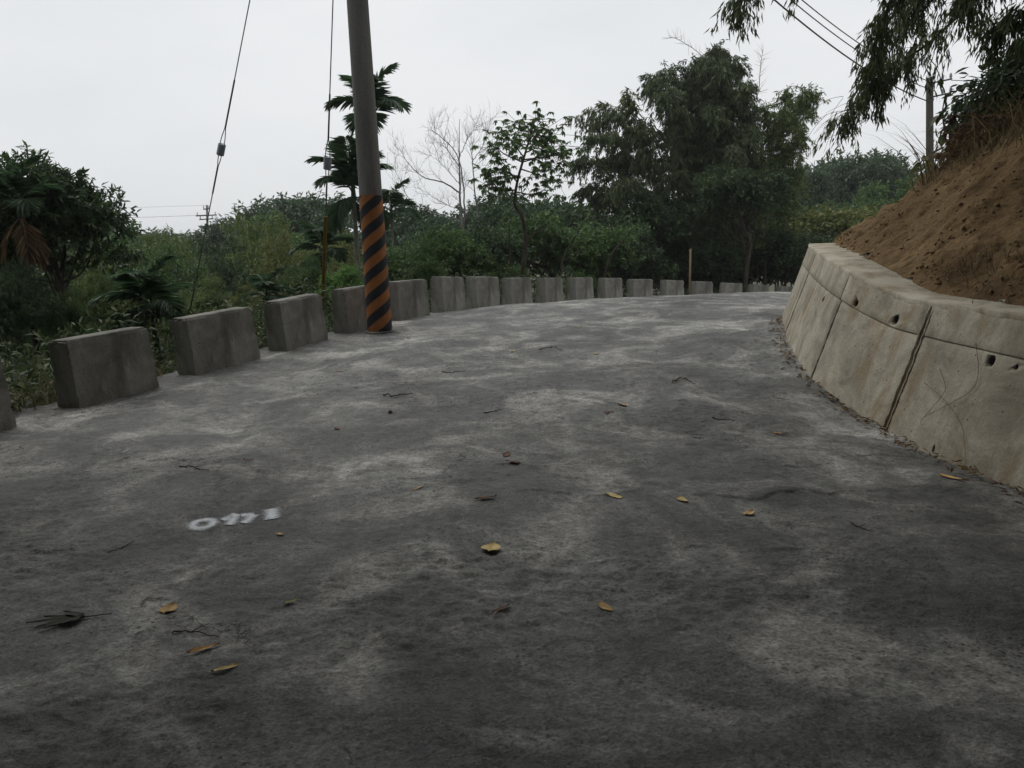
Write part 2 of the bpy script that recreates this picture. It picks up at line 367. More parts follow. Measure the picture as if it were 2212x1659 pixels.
def build_road():
    # rows pair a point of the outer (block) edge with one of the inner (wall) edge
    key = [((-5.5, -5), (3.15, -5), 20), ((-5.45, 0.2), (3.2, 0.2), 25), ((-5.4, 1.5), (3.2, 1.5), 260), ((-5.22, 4.6), (3.2, 4.3), 170),
           ((-4.75, 7.2), (3.25, 5.8), 150), ((-3.65, 9.9), (3.3, 7.6), 130), ((-2.35, 13.1), (3.75, 9.9), 100), ((-.75, 16.9), (4.35, 12.0), 90),
           ((1.6, 20.8), (5.4, 14.3), 90), ((5.2, 24.9), (8.0, 16.1), 40), ((10.7, 28.9), (11.5, 17.2), 20), ((16, 31.2), (17, 18.4), 1)]
    rows = []
    for (l0, r0, n), (l1, r1, _) in zip(key[:-1], key[1:]):
        for k in range(n):
            t = k / n; rows.append((*(np.array(l0) * (1 - t) + np.array(l1) * t), *(np.array(r0) * (1 - t) + np.array(r1) * t)))
    rows = np.array(rows); nc = 420; s = np.linspace(0, 1, nc)
    X = rows[:, 0:1] * (1 - s) + rows[:, 2:3] * s; Y = rows[:, 1:2] * (1 - s) + rows[:, 3:4] * s
    Z = zroad(X, Y) + road_relief(X, Y)
    # free outer edge turned down into a slab edge
    X = np.c_[X[:, :1], X]; Y = np.c_[Y[:, :1], Y]; Z = np.c_[Z[:, :1] - 0.3, Z]
    me = mesh_np('road', np.stack([X, Y, Z], -1).reshape(-1, 3), grid_faces(len(rows), nc + 1)[:, ::-1].copy(), True)
    # normals up?
    if me.polygons[5000].normal.z < 0: me.flip_normals()
    tag(link('road', me, M['road']), 'rough grey concrete mountain road curving out of sight', None, None, 'structure')
build_road()

# ------------------------------------------------------------------ guard blocks
def concrete(name, cols, rough=0.9, stain=(0.12, 0.10, 0.07), pits=True, stretch=(1, 1, 0.35)):
    m, nt, o = new_mat(name); v = coords(nt); v2 = coords(nt, stretch)
    oi = nt.nodes.new('ShaderNodeObjectInfo')
    a = ramp(nt, [(0.34, cols[0]), (0.5, cols[1]), (0.66, cols[2])], noise(nt, v, 2.6, 9, 0.68, 0.6))
    st = ramp(nt, [(0.50, 0.0), (0.66, 0.75)], noise(nt, v2, 3.1, 8, 0.65))
    c = mixc(nt, st.outputs['Color'], a.outputs['Color'], stain)
    g = ramp(nt, [(0.3, 0.75), (0.7, 1.18)], noise(nt, v, 60, 4)); c = mixc(nt, 0.6, c, g.outputs['Color'], 'MULTIPLY')
    rnd = ramp(nt, [(0, 0.86), (1, 1.12)], oi.outputs['Random']); c = mixc(nt, 1.0, c, rnd.outputs['Color'], 'MULTIPLY')
    hgt = noise(nt, v, 30, 6, .7)
    if pits:
        vo = N(nt, 'ShaderNodeTexVoronoi', Scale=16); nt.links.new(v, vo.inputs['Vector'])
        pm = ramp(nt, [(0.0, 1.0), (0.09, 0.9), (0.15, 0.0)], vo.outputs['Distance'])
        pk = ramp(nt, [(0.50, 0.0), (0.56, 1.0)], noise(nt, v, 7, 2)); pf = mixc(nt, 1.0, pm.outputs['Color'], pk.outputs['Color'], 'MULTIPLY')
        c = mixc(nt, pf, c, (0.05, 0.045, 0.035))
    finish(nt, o, c, rough, hgt, 0.55, 0.012, 0.25); return m
M['block'] = concrete('block_concrete', [(0.15, 0.145, 0.125), (0.235, 0.228, 0.20), (0.32, 0.31, 0.275)], stain=(0.10, 0.095, 0.08), pits=True)
def block_mesh(seed, wide_chamfer=False):
    rg = random.Random(seed); L, T, H = BLOCK_L, BLOCK_T + (.03 if seed < 4 else 0), BLOCK_H
    L *= rg.uniform(.97, 1.03) * (0.95 if seed < 8 else 0.88)
    # section in (depth, height): road face at y=0 battered, back face upright; block runs along +x from 0
    bm = bmesh.new()
    e = 0.028
    def loop(z, inset, dz=0):
        f = 0.045 * z / H          # batter of the road face
        x0, x1 = inset + 0.012 * z, L - inset - 0.012 * z
        return [bm.verts.new((x + rg.uniform(-.004, .004), y + rg.uniform(-.003, .003), z + rg.uniform(-.004, .004))) for x, y in ((x0, f + inset), (x1, f + inset), (x1, T - inset), (x0, T - inset))]
    ls = [loop(-0.25, 0), loop(0.0, 0), loop(H * .5, 0), loop(H - e, 0), loop(H, e)]
    for a, b in zip(ls[:-1], ls[1:]):
        for i in range(4): bm.faces.new((a[i], a[(i + 1) % 4], b[(i + 1) % 4], b[i]))
    bm.faces.new(ls[-1]); bm.faces.new(ls[0][::-1])
    bm.normal_update()
    ed = [x for x in bm.edges if abs(x.verts[0].co.z - x.verts[1].co.z) > 0.05]
    bmesh.ops.bevel(bm, geom=ed, offset=0.009, segments=1, affect='EDGES') if False else None
    bmesh.ops.subdivide_edges(bm, edges=bm.edges[:], cuts=7, use_grid_fill=True)
    for v_ in bm.verts:
        cx, cy_ = v_.co.x, v_.co.y; ex = min(abs(cx - .012 * v_.co.z), abs(L - .012 * v_.co.z - cx)); ey = min(abs(cy_ - .045 * v_.co.z / H), abs(T - cy_)); ez = abs(H - v_.co.z)
        n_near = (ex < .02) + (ey < .02) + (ez < .035)
        k_ = rg.random() ** 3 * (.022 if n_near >= 2 else .003)
        v_.co += (Vector((L / 2, T / 2, H / 2)) - v_.co).normalized() * k_
    bmesh.ops.recalc_face_normals(bm, faces=bm.faces)
    me = bpy.data.meshes.new('barrier_block'); bm.to_mesh(me); bm.free(); return me
BLOCK_LABELS = ['guard block cut off by the left picture edge, first of the roadside row', 'largest dark guard block, nearest whole one on the left of the road',
    'second whole guard block, behind it a small dark palm', 'third whole guard block, yellow guy guard rising behind its right end', 'guard block partly hidden behind the striped pole, on its left',
    'guard block with its left end hidden by the striped pole', 'guard block with pale vertical smear, right after the one touching the pole', 'guard block second after the striped pole gap, standing close to its neighbour',
    'guard block below the white bare tree and umbrella tree', 'guard block in front of the slim umbrella tree trunk', 'guard block with round grey stain, mid curve', 'guard block just right of the one with round stain',
    'guard block below the left part of the big bamboo', 'guard block just left of the upright bamboo stake', 'guard block just right of the upright bamboo stake', 'guard block third from the right end of the row',
    'low looking guard block second from the right end of the row', 'last guard block, half hidden by the retaining wall']
for i in range(len(BX)):
    a = BX[i]; b = BX[i + 1] if i + 1 < len(BX) else 2 * BX[i] - BX[i - 1]
    ang = math.atan2(b[1] - a[1], b[0] - a[0]) + random.uniform(-.02, .02)
    o = link('barrier_block', block_mesh(i), M['block'])
    o.location = (a[0], a[1], float(zroad(a[0], a[1])))
    o.rotation_euler = (random.uniform(-.015, .015), -math.atan2((b[2] - a[2]) * .8, 1.5) + random.uniform(-.012, .012), ang)
    tag(o, BLOCK_LABELS[i], 'barrier', 'concrete guard blocks along the outer road edge')

# ------------------------------------------------------------------ retaining wall
WALL_H, BATTER = 1.05, 0.36
M['wall'] = concrete('wall_concrete', [(0.24, 0.218, 0.17), (0.385, 0.352, 0.278), (0.51, 0.475, 0.385)], stain=(0.25, 0.185, 0.10))
M['wall_cap'] = concrete('wall_cap_concrete', [(0.34, 0.30, 0.22), (0.52, 0.475, 0.375), (0.62, 0.58, 0.48)], stain=(0.22, 0.15, 0.08), pits=False, stretch=(1, 1, 1))
M['joint'] = simple('joint_filler', (0.10, 0.09, 0.07), 0.95, 0.4, 10)
M['pipe'] = simple('drain_pipe', (0.05, 0.05, 0.048), 0.7, 0.3, 10)
WC = rail(WALLB, 700)
_seg = np.r_[0, np.cumsum(np.hypot(np.diff(WC[:, 0]), np.diff(WC[:, 1])))]
def wc(s):
    """point, right-hand normal on the wall's foot line at arc length s"""
    p = np.array([np.interp(s, _seg, WC[:, k]) for k in range(3)])
    q = np.array([np.interp(s + .15, _seg, WC[:, k]) for k in range(2)]) - np.array([np.interp(s - .15, _seg, WC[:, k]) for k in range(2)])
    q /= np.linalg.norm(q) + 1e-9
    return p, np.array([q[1], -q[0], 0])
def s_of(y): return float(np.interp(y, WC[:560, 1], _seg[:560]))
def wall_pt(s, h, depth=0.0):
    p, n = wc(s)
    return p + n * (BATTER * h + depth) + np.array([0, 0, h * WALL_H])
def slab(s0, s1, h0, h1, d0, d1, ns, nh, jit=0.0, edge=0.008):
    """curved slab of the wall between arc lengths and height fractions, face at depth d0, back at d1"""
    V = []; c_ = 0.010 if edge else 0.0
    S = np.linspace(s0, s1, ns); Hh = np.linspace(h0, h1, nh)
    if edge:
        S = np.r_[s0, np.linspace(s0 + c_, s1 - c_, ns), s1]; Hh = np.r_[h0, np.linspace(h0 + c_, h1 - c_, nh), h1]; ns += 2; nh += 2
    for k, h in enumerate(Hh):
        for j, s in enumerate(S):
            e = edge * random.uniform(.4, 1.5) if (j in (0, ns - 1) or k in (0, nh - 1)) else 0
            V.append(wall_pt(s, h, d0 + e + (random.uniform(-jit, jit) if jit else 0)))
    n1 = len(V)
    for h in Hh:
        for s in S: V.append(wall_pt(s, h, d1))
    Fs = grid_faces(nh, ns); Fb = grid_faces(nh, ns)[:, ::-1] + n1
    idx = lambda k, j: k * ns + j
    ring = [idx(0, j) for j in range(ns)] + [idx(k, ns - 1) for k in range(1, nh)] + [idx(nh - 1, j) for j in range(ns - 2, -1, -1)] + [idx(k, 0) for k in range(nh - 2, 0, -1)]
    R = [(ring[i], ring[i - 1], ring[i - 1] + n1, ring[i] + n1) for i in range(len(ring))]
    me = mesh_np('panel', V, np.vstack([Fs, Fb, np.array(R)]))
    bm = bmesh.new(); bm.from_mesh(me); bmesh.ops.recalc_face_normals(bm, faces=bm.faces); bm.to_mesh(me); bm.free()
    return me
SJ = [s_of(0.5), s_of(pt(1914, 920, 6.4)[1]), s_of(pt(1752, 812, 7.9)[1]), s_of(pt(1694, 716, 10.2)[1])]
SJ += [SJ[-1] + 2.3, SJ[-1] + 4.6, SJ[-1] + 8.5]
wall_root = empty('retaining_wall', tuple(wc(SJ[1])[0])); tag(wall_root, 'low battered concrete retaining wall with weep holes below the earth bank', 'retaining wall')
def adopt(o, root):
    o.parent = root; o.matrix_parent_inverse = Matrix.Translation(root.location).inverted(); return o
HOLES = []   # (s, h, r)
def hole_at(a, b, D, r):
    """arc length and height fraction of the wall surface point seen at (a, b)"""
    i, j = np.unravel_index(np.argmin((_WU - a) ** 2 + (_WV - b) ** 2), _WU.shape)
    HOLES.append((_SS[i], _HH[j], r))
_SS = np.arange(SJ[0], SJ[5], 0.04); _HH = np.arange(0.3, 0.98, 0.02)
_W = np.array([[wall_pt(s_, h_) for h_ in (0.0, 1.0)] for s_ in _SS]); _W = _W[:, :1] + (_W[:, 1:] - _W[:, :1]) * _HH[None, :, None]
_d = _W - CAM; _WU = 1106 + FPX * (_d @ _r) / (_d @ _f); _WV = 829.5 - FPX * (_d @ _u) / (_d @ _f)
for a, b, r in ((2141, 778, .042), (1937, 690, .045), (1850, 654, .035), (1778, 648, .03), (1736, 610, .03), (2199, 792, .018)): hole_at(a, b, 0, r)
HC = 0.735
cutters = []
for (s, h, r) in HOLES:
    p0 = wall_pt(s, h, -0.1); _, n = wc(s)
    bm = bmesh.new(); bmesh.ops.create_cone(bm, cap_ends=True, segments=18, radius1=r, radius2=r, depth=0.5)
    me = bpy.data.meshes.new('cut'); bm.to_mesh(me); bm.free()
    c = bpy.data.objects.new('cut', me); COL.objects.link(c); c.location = wall_pt(s, h, 0.0); c.rotation_euler = Vector(n).to_track_quat('Z', 'Y').to_euler(); cutters.append(c)
def boolean_cut(o):
    for c in cutters:
        md = o.modifiers.new('b', 'BOOLEAN'); md.operation = 'DIFFERENCE'; md.object = c; md.solver = 'EXACT'
    dg = bpy.context.evaluated_depsgraph_get(); me = bpy.data.meshes.new_from_object(o.evaluated_get(dg))
    o.modifiers.clear(); old = o.data; o.data = me; bpy.data.meshes.remove(old)
g = 0.008
for i in range(len(SJ) - 1):
    a, b = SJ[i] + g, SJ[i + 1] - g
    n = max(8, int((b - a) / 0.12))
    lo = link('panel', slab(a, b, -0.25, HC - 0.003, 0.0, 0.16, n, 12, 0.002), M['wall'])
    up = link('panel', slab(a, b, HC + 0.003, 0.985, -0.005, 0.16, n, 5, 0.002), M['wall'])
    if i < 4:
        boolean_cut(lo); boolean_cut(up)
    adopt(lo, wall_root); adopt(up, wall_root)
for c in cutters:
    me = c.data; bpy.data.objects.remove(c); bpy.data.meshes.remove(me)
adopt(link('core', slab(SJ[0], SJ[-1], -0.3, 0.97, 0.20, 0.45, 60, 3, 0, 0), M['joint']), wall_root)
# raised mortar fins left by the formwork at the joints
for i in (1, 2, 3):
    s = SJ[i]; t = Tubes()
    for off, r in ((-0.035, .010), (0.022, .013)):
        if i != 1 and off > 0: continue
        P = [wall_pt(s + off + random.uniform(-.006, .006), h, -0.004 + random.uniform(-.004, .004)) for h in np.linspace(-.05, HC if i != 1 else .97, 26)]
        t.add(P, r, r * .8, 5)
    adopt(link('joint_fin', t.mesh('joint_fin'), M['wall']), wall_root)
for (s, h, r) in HOLES:
    _, n = wc(s); t = Tubes(); p = wall_pt(s, h, 0.012)
    # pipe: inner wall only, closed at the back
    ring = []
    z = np.array([0, 0, 1.0]); e1 = np.cross(n, z); e2 = np.cross(e1, n)
    th = np.linspace(0, 2 * np.pi, 18, endpoint=False)
    V = []
    for rr, dd in ((r * .985, 0), (r * .86, 0), (r * .84, .30), (0.001, .30)):
        V += [p + n * dd + rr * (math.cos(q) * e1 + math.sin(q) * e2) for q in th]
    adopt(link('weep_hole', mesh_np('weep_hole', V, grid_faces(4, 18, True), True), M['pipe']), wall_root)
def build_cap():
    S = np.linspace(SJ[0], SJ[-1], 170); prof = []
    V = []
    for s in S:
        w = 0.42 + 0.05 * math.sin(s * 2.1)
        for d, h in ((-0.016, .945), (-0.022, .994), (-0.010, 1.004), (0.12, 1.006), (w, 1.006), (w + .1, .9)):
            q = wall_pt(s, 1.0, d); q[2] += (h - 1.0) * WALL_H + 0.006 * fbm(np.array(s * 3.), np.array(d * 9), 3)
            q[:2] += wc(s)[1][:2] * 0.008 * float(fbm(np.array(s * 9.), np.array(h * 20), 3))
            V.append(q)
    adopt(link('cap', mesh_np('cap', V, grid_faces(len(S), 6)[:, ::-1].copy(), False), M['wall_cap']), wall_root)
build_cap()

# ------------------------------------------------------------------ earth bank above the wall
def bank_z(x, y):
    d, zz = dist_poly(x, y, WC[::5])
    w = -d - BATTER - 0.30            # metres behind the cap's front
    w = np.maximum(w, 0)
    rise = 0.72 * w * (1 - 0.10 * np.exp(-w)) + 0.10 * np.clip(w - 3.2, 0, 3)
    return zz + WALL_H - 0.03 + rise
def soil_relief(x, y):
    return 0.11 * fbm(x * .9, y * .9, 3, 1) + 0.03 * fbm(x * 2.6, y * 2.6, 3, 2) + 0.045 * fbm(x * 4, y * 4, 3, 3) + 0.034 * np.clip(fbm(x * 9, y * 9, 3, 5), -.4, 1)
m, nt, o_ = new_mat('bank_soil'); v = coords(nt)
a = ramp(nt, [(0.3, (0.110, 0.071, 0.037)), (0.5, (0.178, 0.119, 0.062)), (0.68, (0.255, 0.175, 0.092))], noise(nt, v, 1.1, 6, 0.6, 0.5))
f = ramp(nt, [(0.3, 0.6), (0.5, 1.0), (0.7, 1.25)], noise(nt, v, 22, 6)); c = mixc(nt, .8, a.outputs['Color'], f.outputs['Color'], 'MULTIPLY')
finish(nt, o_, c, 0.97, noise(nt, v, 16, 7, 0.7), 0.9, 0.04, 0.1); M['soil'] = m
def build_bank():
    S = np.concatenate([np.linspace(s_of(-5.5), s_of(3.5), 30)[:-1], np.linspace(s_of(3.5), SJ[3] + 4.5, 420), np.linspace(SJ[3] + 4.6, _seg[-1] - .5, 40)])
    C = np.array([wall_pt(s, 1.0, 0.29 + 0.11 * float(fbm(np.array(s * 2.3), np.array(.5), 4, 0, .65))) for s in S])
    t = (S - S[0]) / (S[-1] - S[0])
    Dst = np.stack([17 + 0 * t, -5.5 + 18.5 * t], -1)
    W = np.linspace(0, 1, 210) ** 1.7
    X = C[:, 0:1] * (1 - W) + Dst[:, 0:1] * W; Y = C[:, 1:2] * (1 - W) + Dst[:, 1:2] * W
    Z = bank_z(X, Y) + soil_relief(X, Y) * np.clip(W * 40, 0.15, 1)
    me = mesh_np('earth_bank', np.stack([X, Y, Z], -1).reshape(-1, 3), grid_faces(len(S), 210), True)
    if me.polygons[4000].normal.z < 0: me.flip_normals()
    tag(link('hillside', me, M['soil']), 'brown loose earth bank rising behind the retaining wall', None, None, 'structure')
build_bank()
def bank_point(a, b):
    Ds = np.geomspace(4, 25, 500); pp = ray(a, b, Ds)
    g = pp[:, 2] - bank_z(pp[:, 0], pp[:, 1]); i = int(np.argmax(g < 0)); return pp[i] if g[i] < 0 else None
wall_root['kind'] = 'thing'
def local(o, root):
    """keep a child built in the root's own space"""
    o.parent = root; return o

# ------------------------------------------------------------------ plants: builders work in the plant's own space, foot at z = 0
def tree(name, label, seed, H, crown_c, crown_r, lumps, sprigs, per, leaf, mat, bark='bark', trunk_r=0.10, lump_r=0.36, lean=(0, 0), cat='tree', hollow=0.35, flat=0.8, droop=0.35, six=False, limbs=True):
    rg = np.random.default_rng(seed); root = empty(name)
    cc = np.array(crown_c, float); cr = np.array(crown_r, float)
    d = rdir(lumps, rg); d[:, 2] = np.where(d[:, 2] < -0.35, -d[:, 2] * .6, d[:, 2])
    rr = rg.uniform(hollow, 1.0, lumps) ** 0.6
    LC = cc + d * cr * (rr * (1 - lump_r * .75))[:, None]
    LR = lump_r * cr.mean() * rg.uniform(.65, 1.25, lumps)
    P = []; A = []
    for c, r in zip(LC, LR):
        n = int(sprigs * (r / (lump_r * cr.mean())) ** 1.5)
        q = rdir(n, rg); q[:, 2] = np.where(q[:, 2] < -.2, -q[:, 2], q[:, 2])
        p = c + q * np.array([1, 1, flat]) * r * rg.uniform(.45, 1.08, n)[:, None]
        ax = unit(q + unit(p - cc) * .5 + rg.normal(size=(n, 3)) * .35)
        P.append(p); A.append(ax)
    P = np.vstack(P); A = np.vstack(A); n = len(P)
    # each sprig fans out 'per' leaves
    Pp = np.repeat(P, per, 0); Aa = np.repeat(A, per, 0)
    R = rdir(len(Pp), rg)
    ax = unit(Aa * .55 + R * .85 + np.array([0, 0, -droop]))
    L = leaf[0] * rg.uniform(.6, 1.25, len(Pp)); W = leaf[1] * rg.uniform(.75, 1.2, len(Pp))
    nn = unit(np.array([0, 0, 1.0]) + rg.normal(size=(len(Pp), 3)) * .5)
    Pp = Pp + Aa * (rg.uniform(-.5, .9, len(Pp)) * leaf[0])[:, None]
    me = leaves_mesh('crown', Pp, ax, nn, L, W, .12, .18, six)
    link('crown', me, M[mat], root)
    t = Tubes()
    top = np.array([cc[0], cc[1], cc[2]])
    mid = np.array([lean[0], lean[1], H * .45])
    trunk = rail([(0, 0, -.6), (lean[0] * .35, lean[1] * .35, H * .2), mid, (mid + top) / 2 + rg.normal(size=3) * .08 * H * .3, top], 14)
    t.add(trunk, trunk_r, trunk_r * .4, 7)
    if limbs:
        for c in LC[rg.permutation(lumps)[:min(lumps, 16)]]:
            k = rg.integers(5, 12); b = trunk[k]
            m_ = (b + c) / 2 + rg.normal(size=3) * .12 * np.linalg.norm(c - b) - np.array([0, 0, .08])
            t.add(rail([b, m_, c], 7), trunk_r * .38, trunk_r * .08, 5)
    link('trunk', t.mesh('trunk'), M[bark], root)
    if label: tag(root, label, cat)
    return root

def spray(P, A, path, rg, nodes, twigs, per, leaf, hang, tl):
    """bamboo leaf sprays hung along a culm path; appends to P, A and returns twig paths"""
    path = np.asarray(path); tw = []
    for k in range(nodes):
        f = (k + rg.random()) / nodes * (len(path) - 1); i = min(int(f), len(path) - 2)
        b = path[i] + (path[i + 1] - path[i]) * (f - i); td = unit(path[i + 1] - path[i])
        for j in range(twigs):
            d = unit(rdir(1, rg)[0] + td * .8 + np.array([0, 0, -hang * .35])); l = tl * rg.uniform(.4, 1.15)
            e = b + d * l * .6 + np.array([0, 0, -hang * .05 * l]); g = b + d * l * .95 + np.array([0, 0, -hang * .5 * l])
            q = rail([b, e, g], 5); tw.append(q)
            s = rg.uniform(.25, 1.0, per)
            pp = b + (e - b) * np.minimum(1, s * 1.6)[:, None] + (g - e) * np.maximum(0, s * 1.6 - .6)[:, None]
            P.append(pp + rg.normal(size=(per, 3)) * .03)
            A.append(unit(unit(g - b) * .6 + rdir(per, rg) * .55 + np.array([0, 0, -hang])))
    return tw
def bamboo(name, label, seed, culms, H, spread, nodes, twigs, per, leaf=(.17, .026), mat='bamboo_leaf', hang=.55, start=.22, tl=.7, base_r=.5, az=None, culm='bamboo_culm', culm_r=.028, droop=.28):
    rg = np.random.default_rng(seed); root = empty(name); P = []; A = []; t = Tubes()
    for c in range(culms):
        ph = rg.uniform(0, 2 * np.pi) if az is None else rg.normal(az[0], az[1])
        h = H * rg.uniform(.62, 1.0); sp = spread * rg.uniform(.15, 1.0); b = np.array([rg.normal() * base_r, rg.normal() * base_r, -.4])
        tt = np.linspace(0, 1, 14); dr = droop * rg.uniform(.4, 1.5) * sp / max(spread, .1)
        path = np.stack([b[0] + math.cos(ph) * sp * tt ** 2.2, b[1] + math.sin(ph) * sp * tt ** 2.2, b[2] + h * (tt - dr * tt ** 4)], -1)
        path[1:-1] += rg.normal(size=(12, 3)) * .03
        t.add(path, culm_r * rg.uniform(.7, 1.2), culm_r * .2, 5, False)
        i0 = int(start * 13)
        tw = spray(P, A, path[i0:], rg, nodes, twigs, per, leaf, hang, tl)
        for q in tw[::3]: t.add(q[::2], .005, .002, 3, False)
    P = np.vstack(P); A = np.vstack(A); n = len(P)
    me = leaves_mesh('foliage', P, A, rdir(n, rg) + np.array([0, 0, .8]), leaf[0] * rg.uniform(.6, 1.2, n), leaf[1] * rg.uniform(.8, 1.2, n), .1, .2)
    link('foliage', me, M[mat], root); link('culms', t.mesh('culms'), M[culm], root)
    if label: tag(root, label, 'bamboo')
    return root
def frond_mesh(seed, L, W=.05, ll=.42, up=1.0, curve=1.0, n=48):
    """one feather-leaf along +x: rachis and leaflets"""
    rg = np.random.default_rng(seed); tt = np.linspace(0, 1, 12)
    an = up - curve * 1.9 * tt ** 1.3; st = L / 11
    x = np.r_[0, np.cumsum(np.cos(an[:-1]) * st)]; z = np.r_[0, np.cumsum(np.sin(an[:-1]) * st)]
    path = np.stack([x, 0 * x, z], -1)
    t = Tubes(); t.add(path, .022 * L, .004 * L, 5)
    P = []; A = []; Ls = []
    for k in range(n):
        s = .16 + .84 * k / (n - 1); f = s * 11; i = min(int(f), 10); b = path[i] + (path[i + 1] - path[i]) * (f - i); td = unit(path[i + 1] - path[i])
        up_ = np.array([-td[2], 0, td[0]])
        for sg in (-1, 1):
            fw = .55 + .75 * s
            P.append(b); A.append(unit(td * fw * .8 + np.array([0, sg, 0]) * (1.15 - .45 * s) + up_ * .30 + np.array([0, 0, -.38]) + rg.normal(size=3) * .10)); Ls.append(ll * L * (math.sin(math.pi * (.16 + .74 * s)) * .85 + .25) * rg.uniform(.85, 1.1))
    P = np.array(P); A = np.array(A); Ls = np.array(Ls)
    me1 = leaves_mesh('blades', P, A, np.tile([0, 0, 1.0], (len(P), 1)) + rg.normal(size=(len(P), 3)) * .15, Ls, W * L * rg.uniform(.8, 1.2, len(P)), .1, .22, True)
    me2 = t.mesh('rachis')
    bm = bmesh.new(); bm.from_mesh(me1); bm.from_mesh(me2); me = bpy.data.meshes.new('frond'); bm.to_mesh(me); bm.free()
    return me
def palm(name, label, seed, H, L, nf, trunk_r=.06, lean=(0, 0), ups=(1.25, -.2), mat='palm_leaf', dead=0, hang=0, ll=.42, trunk_mat='palm_trunk', W=.05):
    rg = np.random.default_rng(seed); root = empty(name)
    pathT = rail([(0, 0, -.5), (lean[0] * .3, lean[1] * .3, H * .4), (lean[0], lean[1], H)], 22)
    rr = trunk_r * (1 - .35 * np.linspace(0, 1, 22)) * (1 + .07 * (np.arange(22) % 2)); rr[0] *= 1.3
    t = Tubes(); t.add(pathT, rr, rr, 9); link('trunk', t.mesh('trunk'), M[trunk_mat], root)
    sh = Tubes(); top = pathT[-1]; sh.add(rail([top - [0, 0, .05], top + [0, 0, L * .2], top + [0, 0, L * .4]], 6), trunk_r * .95, trunk_r * .35, 8); link('crown_shaft', sh.mesh('crown_shaft'), M[mat], root)
    for k in range(nf):
        f = k / max(1, nf - 1); up = ups[0] + (ups[1] - ups[0]) * f
        me = frond_mesh(seed * 31 + k, L * rg.uniform(.85, 1.1), W, ll, up, .55 + .45 * f)
        o = link('frond', me, M[mat], root); o.location = top + np.array([0, 0, L * (.36 - .28 * f)]); o.rotation_euler = (rg.uniform(-.15, .15), 0, k * 2.4 + rg.uniform(-.3, .3))
    for k in range(hang):
        me = frond_mesh(seed * 53 + k, L * .9, W, ll, -.1, .9); o = link('frond', me, M[mat], root); o.location = top + np.array([0, 0, .02]); o.rotation_euler = (0, 0, k * 1.7 + 2.6)
    for k in range(dead):
        me = frond_mesh(seed * 77 + k, L * 1.05, W * .55, ll * .8, -.75 - .25 * rg.random(), .55)
        o = link('frond', me, M['dead_leaf'], root); o.location = top + np.array([0, 0, -.05]); o.rotation_euler = (0, 0, k * 1.9 + 3.6 + rg.uniform(-.3, .3)); o['label'] = 'brown dead frond hanging down'
    if label: tag(root, label, 'palm')
    return root
def set_mat(root, mat, part):
    for ch in root.children:
        if ch.name.split('.')[0] == part: ch.material_slots[0].link = 'OBJECT'; ch.material_slots[0].material = M[mat]
def stand(root, a, D, vtop=None, Hn=None, wide=1.0, rz=0.0, vbase=None):
    """plant a root on the ground at bearing a, D ahead; scale so that its nominal height Hn reaches picture row vtop"""
    p = pt(a, vtop if vtop is not None else 600, D)
    zb = float(zground(np.array(p[0]), np.array(p[1]))) if vbase is None else pt(a, vbase, D)[2]
    root.location = (p[0], p[1], zb); root.rotation_euler = (0, 0, rz)
    if Hn:
        s = (p[2] - zb) / Hn; root.scale = (s * wide, s * wide, s)
    return root

# ---- prototypes that stand more than once
def use(proto, label, a, D, vtop, Hn, wide=1.0, rz=0.0, mat=None, part='crown', cat=None, group=None):
    first = not proto.get('used'); r = proto if first else copy_tree(proto); proto['used'] = 1
    r['label'] = label
    if cat: r['category'] = cat
    if group: r['group'] = group
    stand(r, a, D, vtop, Hn, wide, rz)
    if mat: set_mat(r, mat, part)
    if 'used' in r and r is not proto: del r['used']
    return r
T1 = tree('broadleaf_tree', None, 11, 7.0, (0, 0, 5.1), (2.3, 2.3, 1.9), 34, 62, 8, (.20, .075), 'far_leaf', trunk_r=.16)
T2 = tree('broadleaf_tree', None, 23, 7.0, (.2, .1, 4.9), (2.6, 2.4, 2.1), 40, 55, 8, (.19, .07), 'far_leaf', trunk_r=.17, lump_r=.31)
T3 = tree('broadleaf_tree', None, 37, 7.0, (0, 0, 4.6), (2.2, 2.2, 2.4), 46, 50, 8, (.17, .075), 'mid_leaf', trunk_r=.12, lump_r=.3)
S1 = tree('shrub', None, 41, 3.0, (0, 0, 1.7), (1.5, 1.5, 1.3), 30, 46, 7, (.13, .055), 'mid_leaf', trunk_r=.05, lump_r=.34, cat='shrub', hollow=.2)
S2 = tree('shrub', None, 43, 3.0, (0, 0, 1.6), (1.7, 1.6, 1.4), 34, 44, 7, (.14, .05), 'mid_leaf', trunk_r=.05, lump_r=.3, cat='shrub', hollow=.2)
B1 = bamboo('bamboo_clump', None, 51, 12, 6.0, 1.8, 14, 3, 9, mat='bamboo_pale', start=.12, tl=.75, base_r=.6)
B2 = bamboo('bamboo_clump', None, 53, 12, 6.0, 2.2, 14, 3, 9, mat='bamboo_pale', start=.10, tl=.8, base_r=.7, hang=.7)

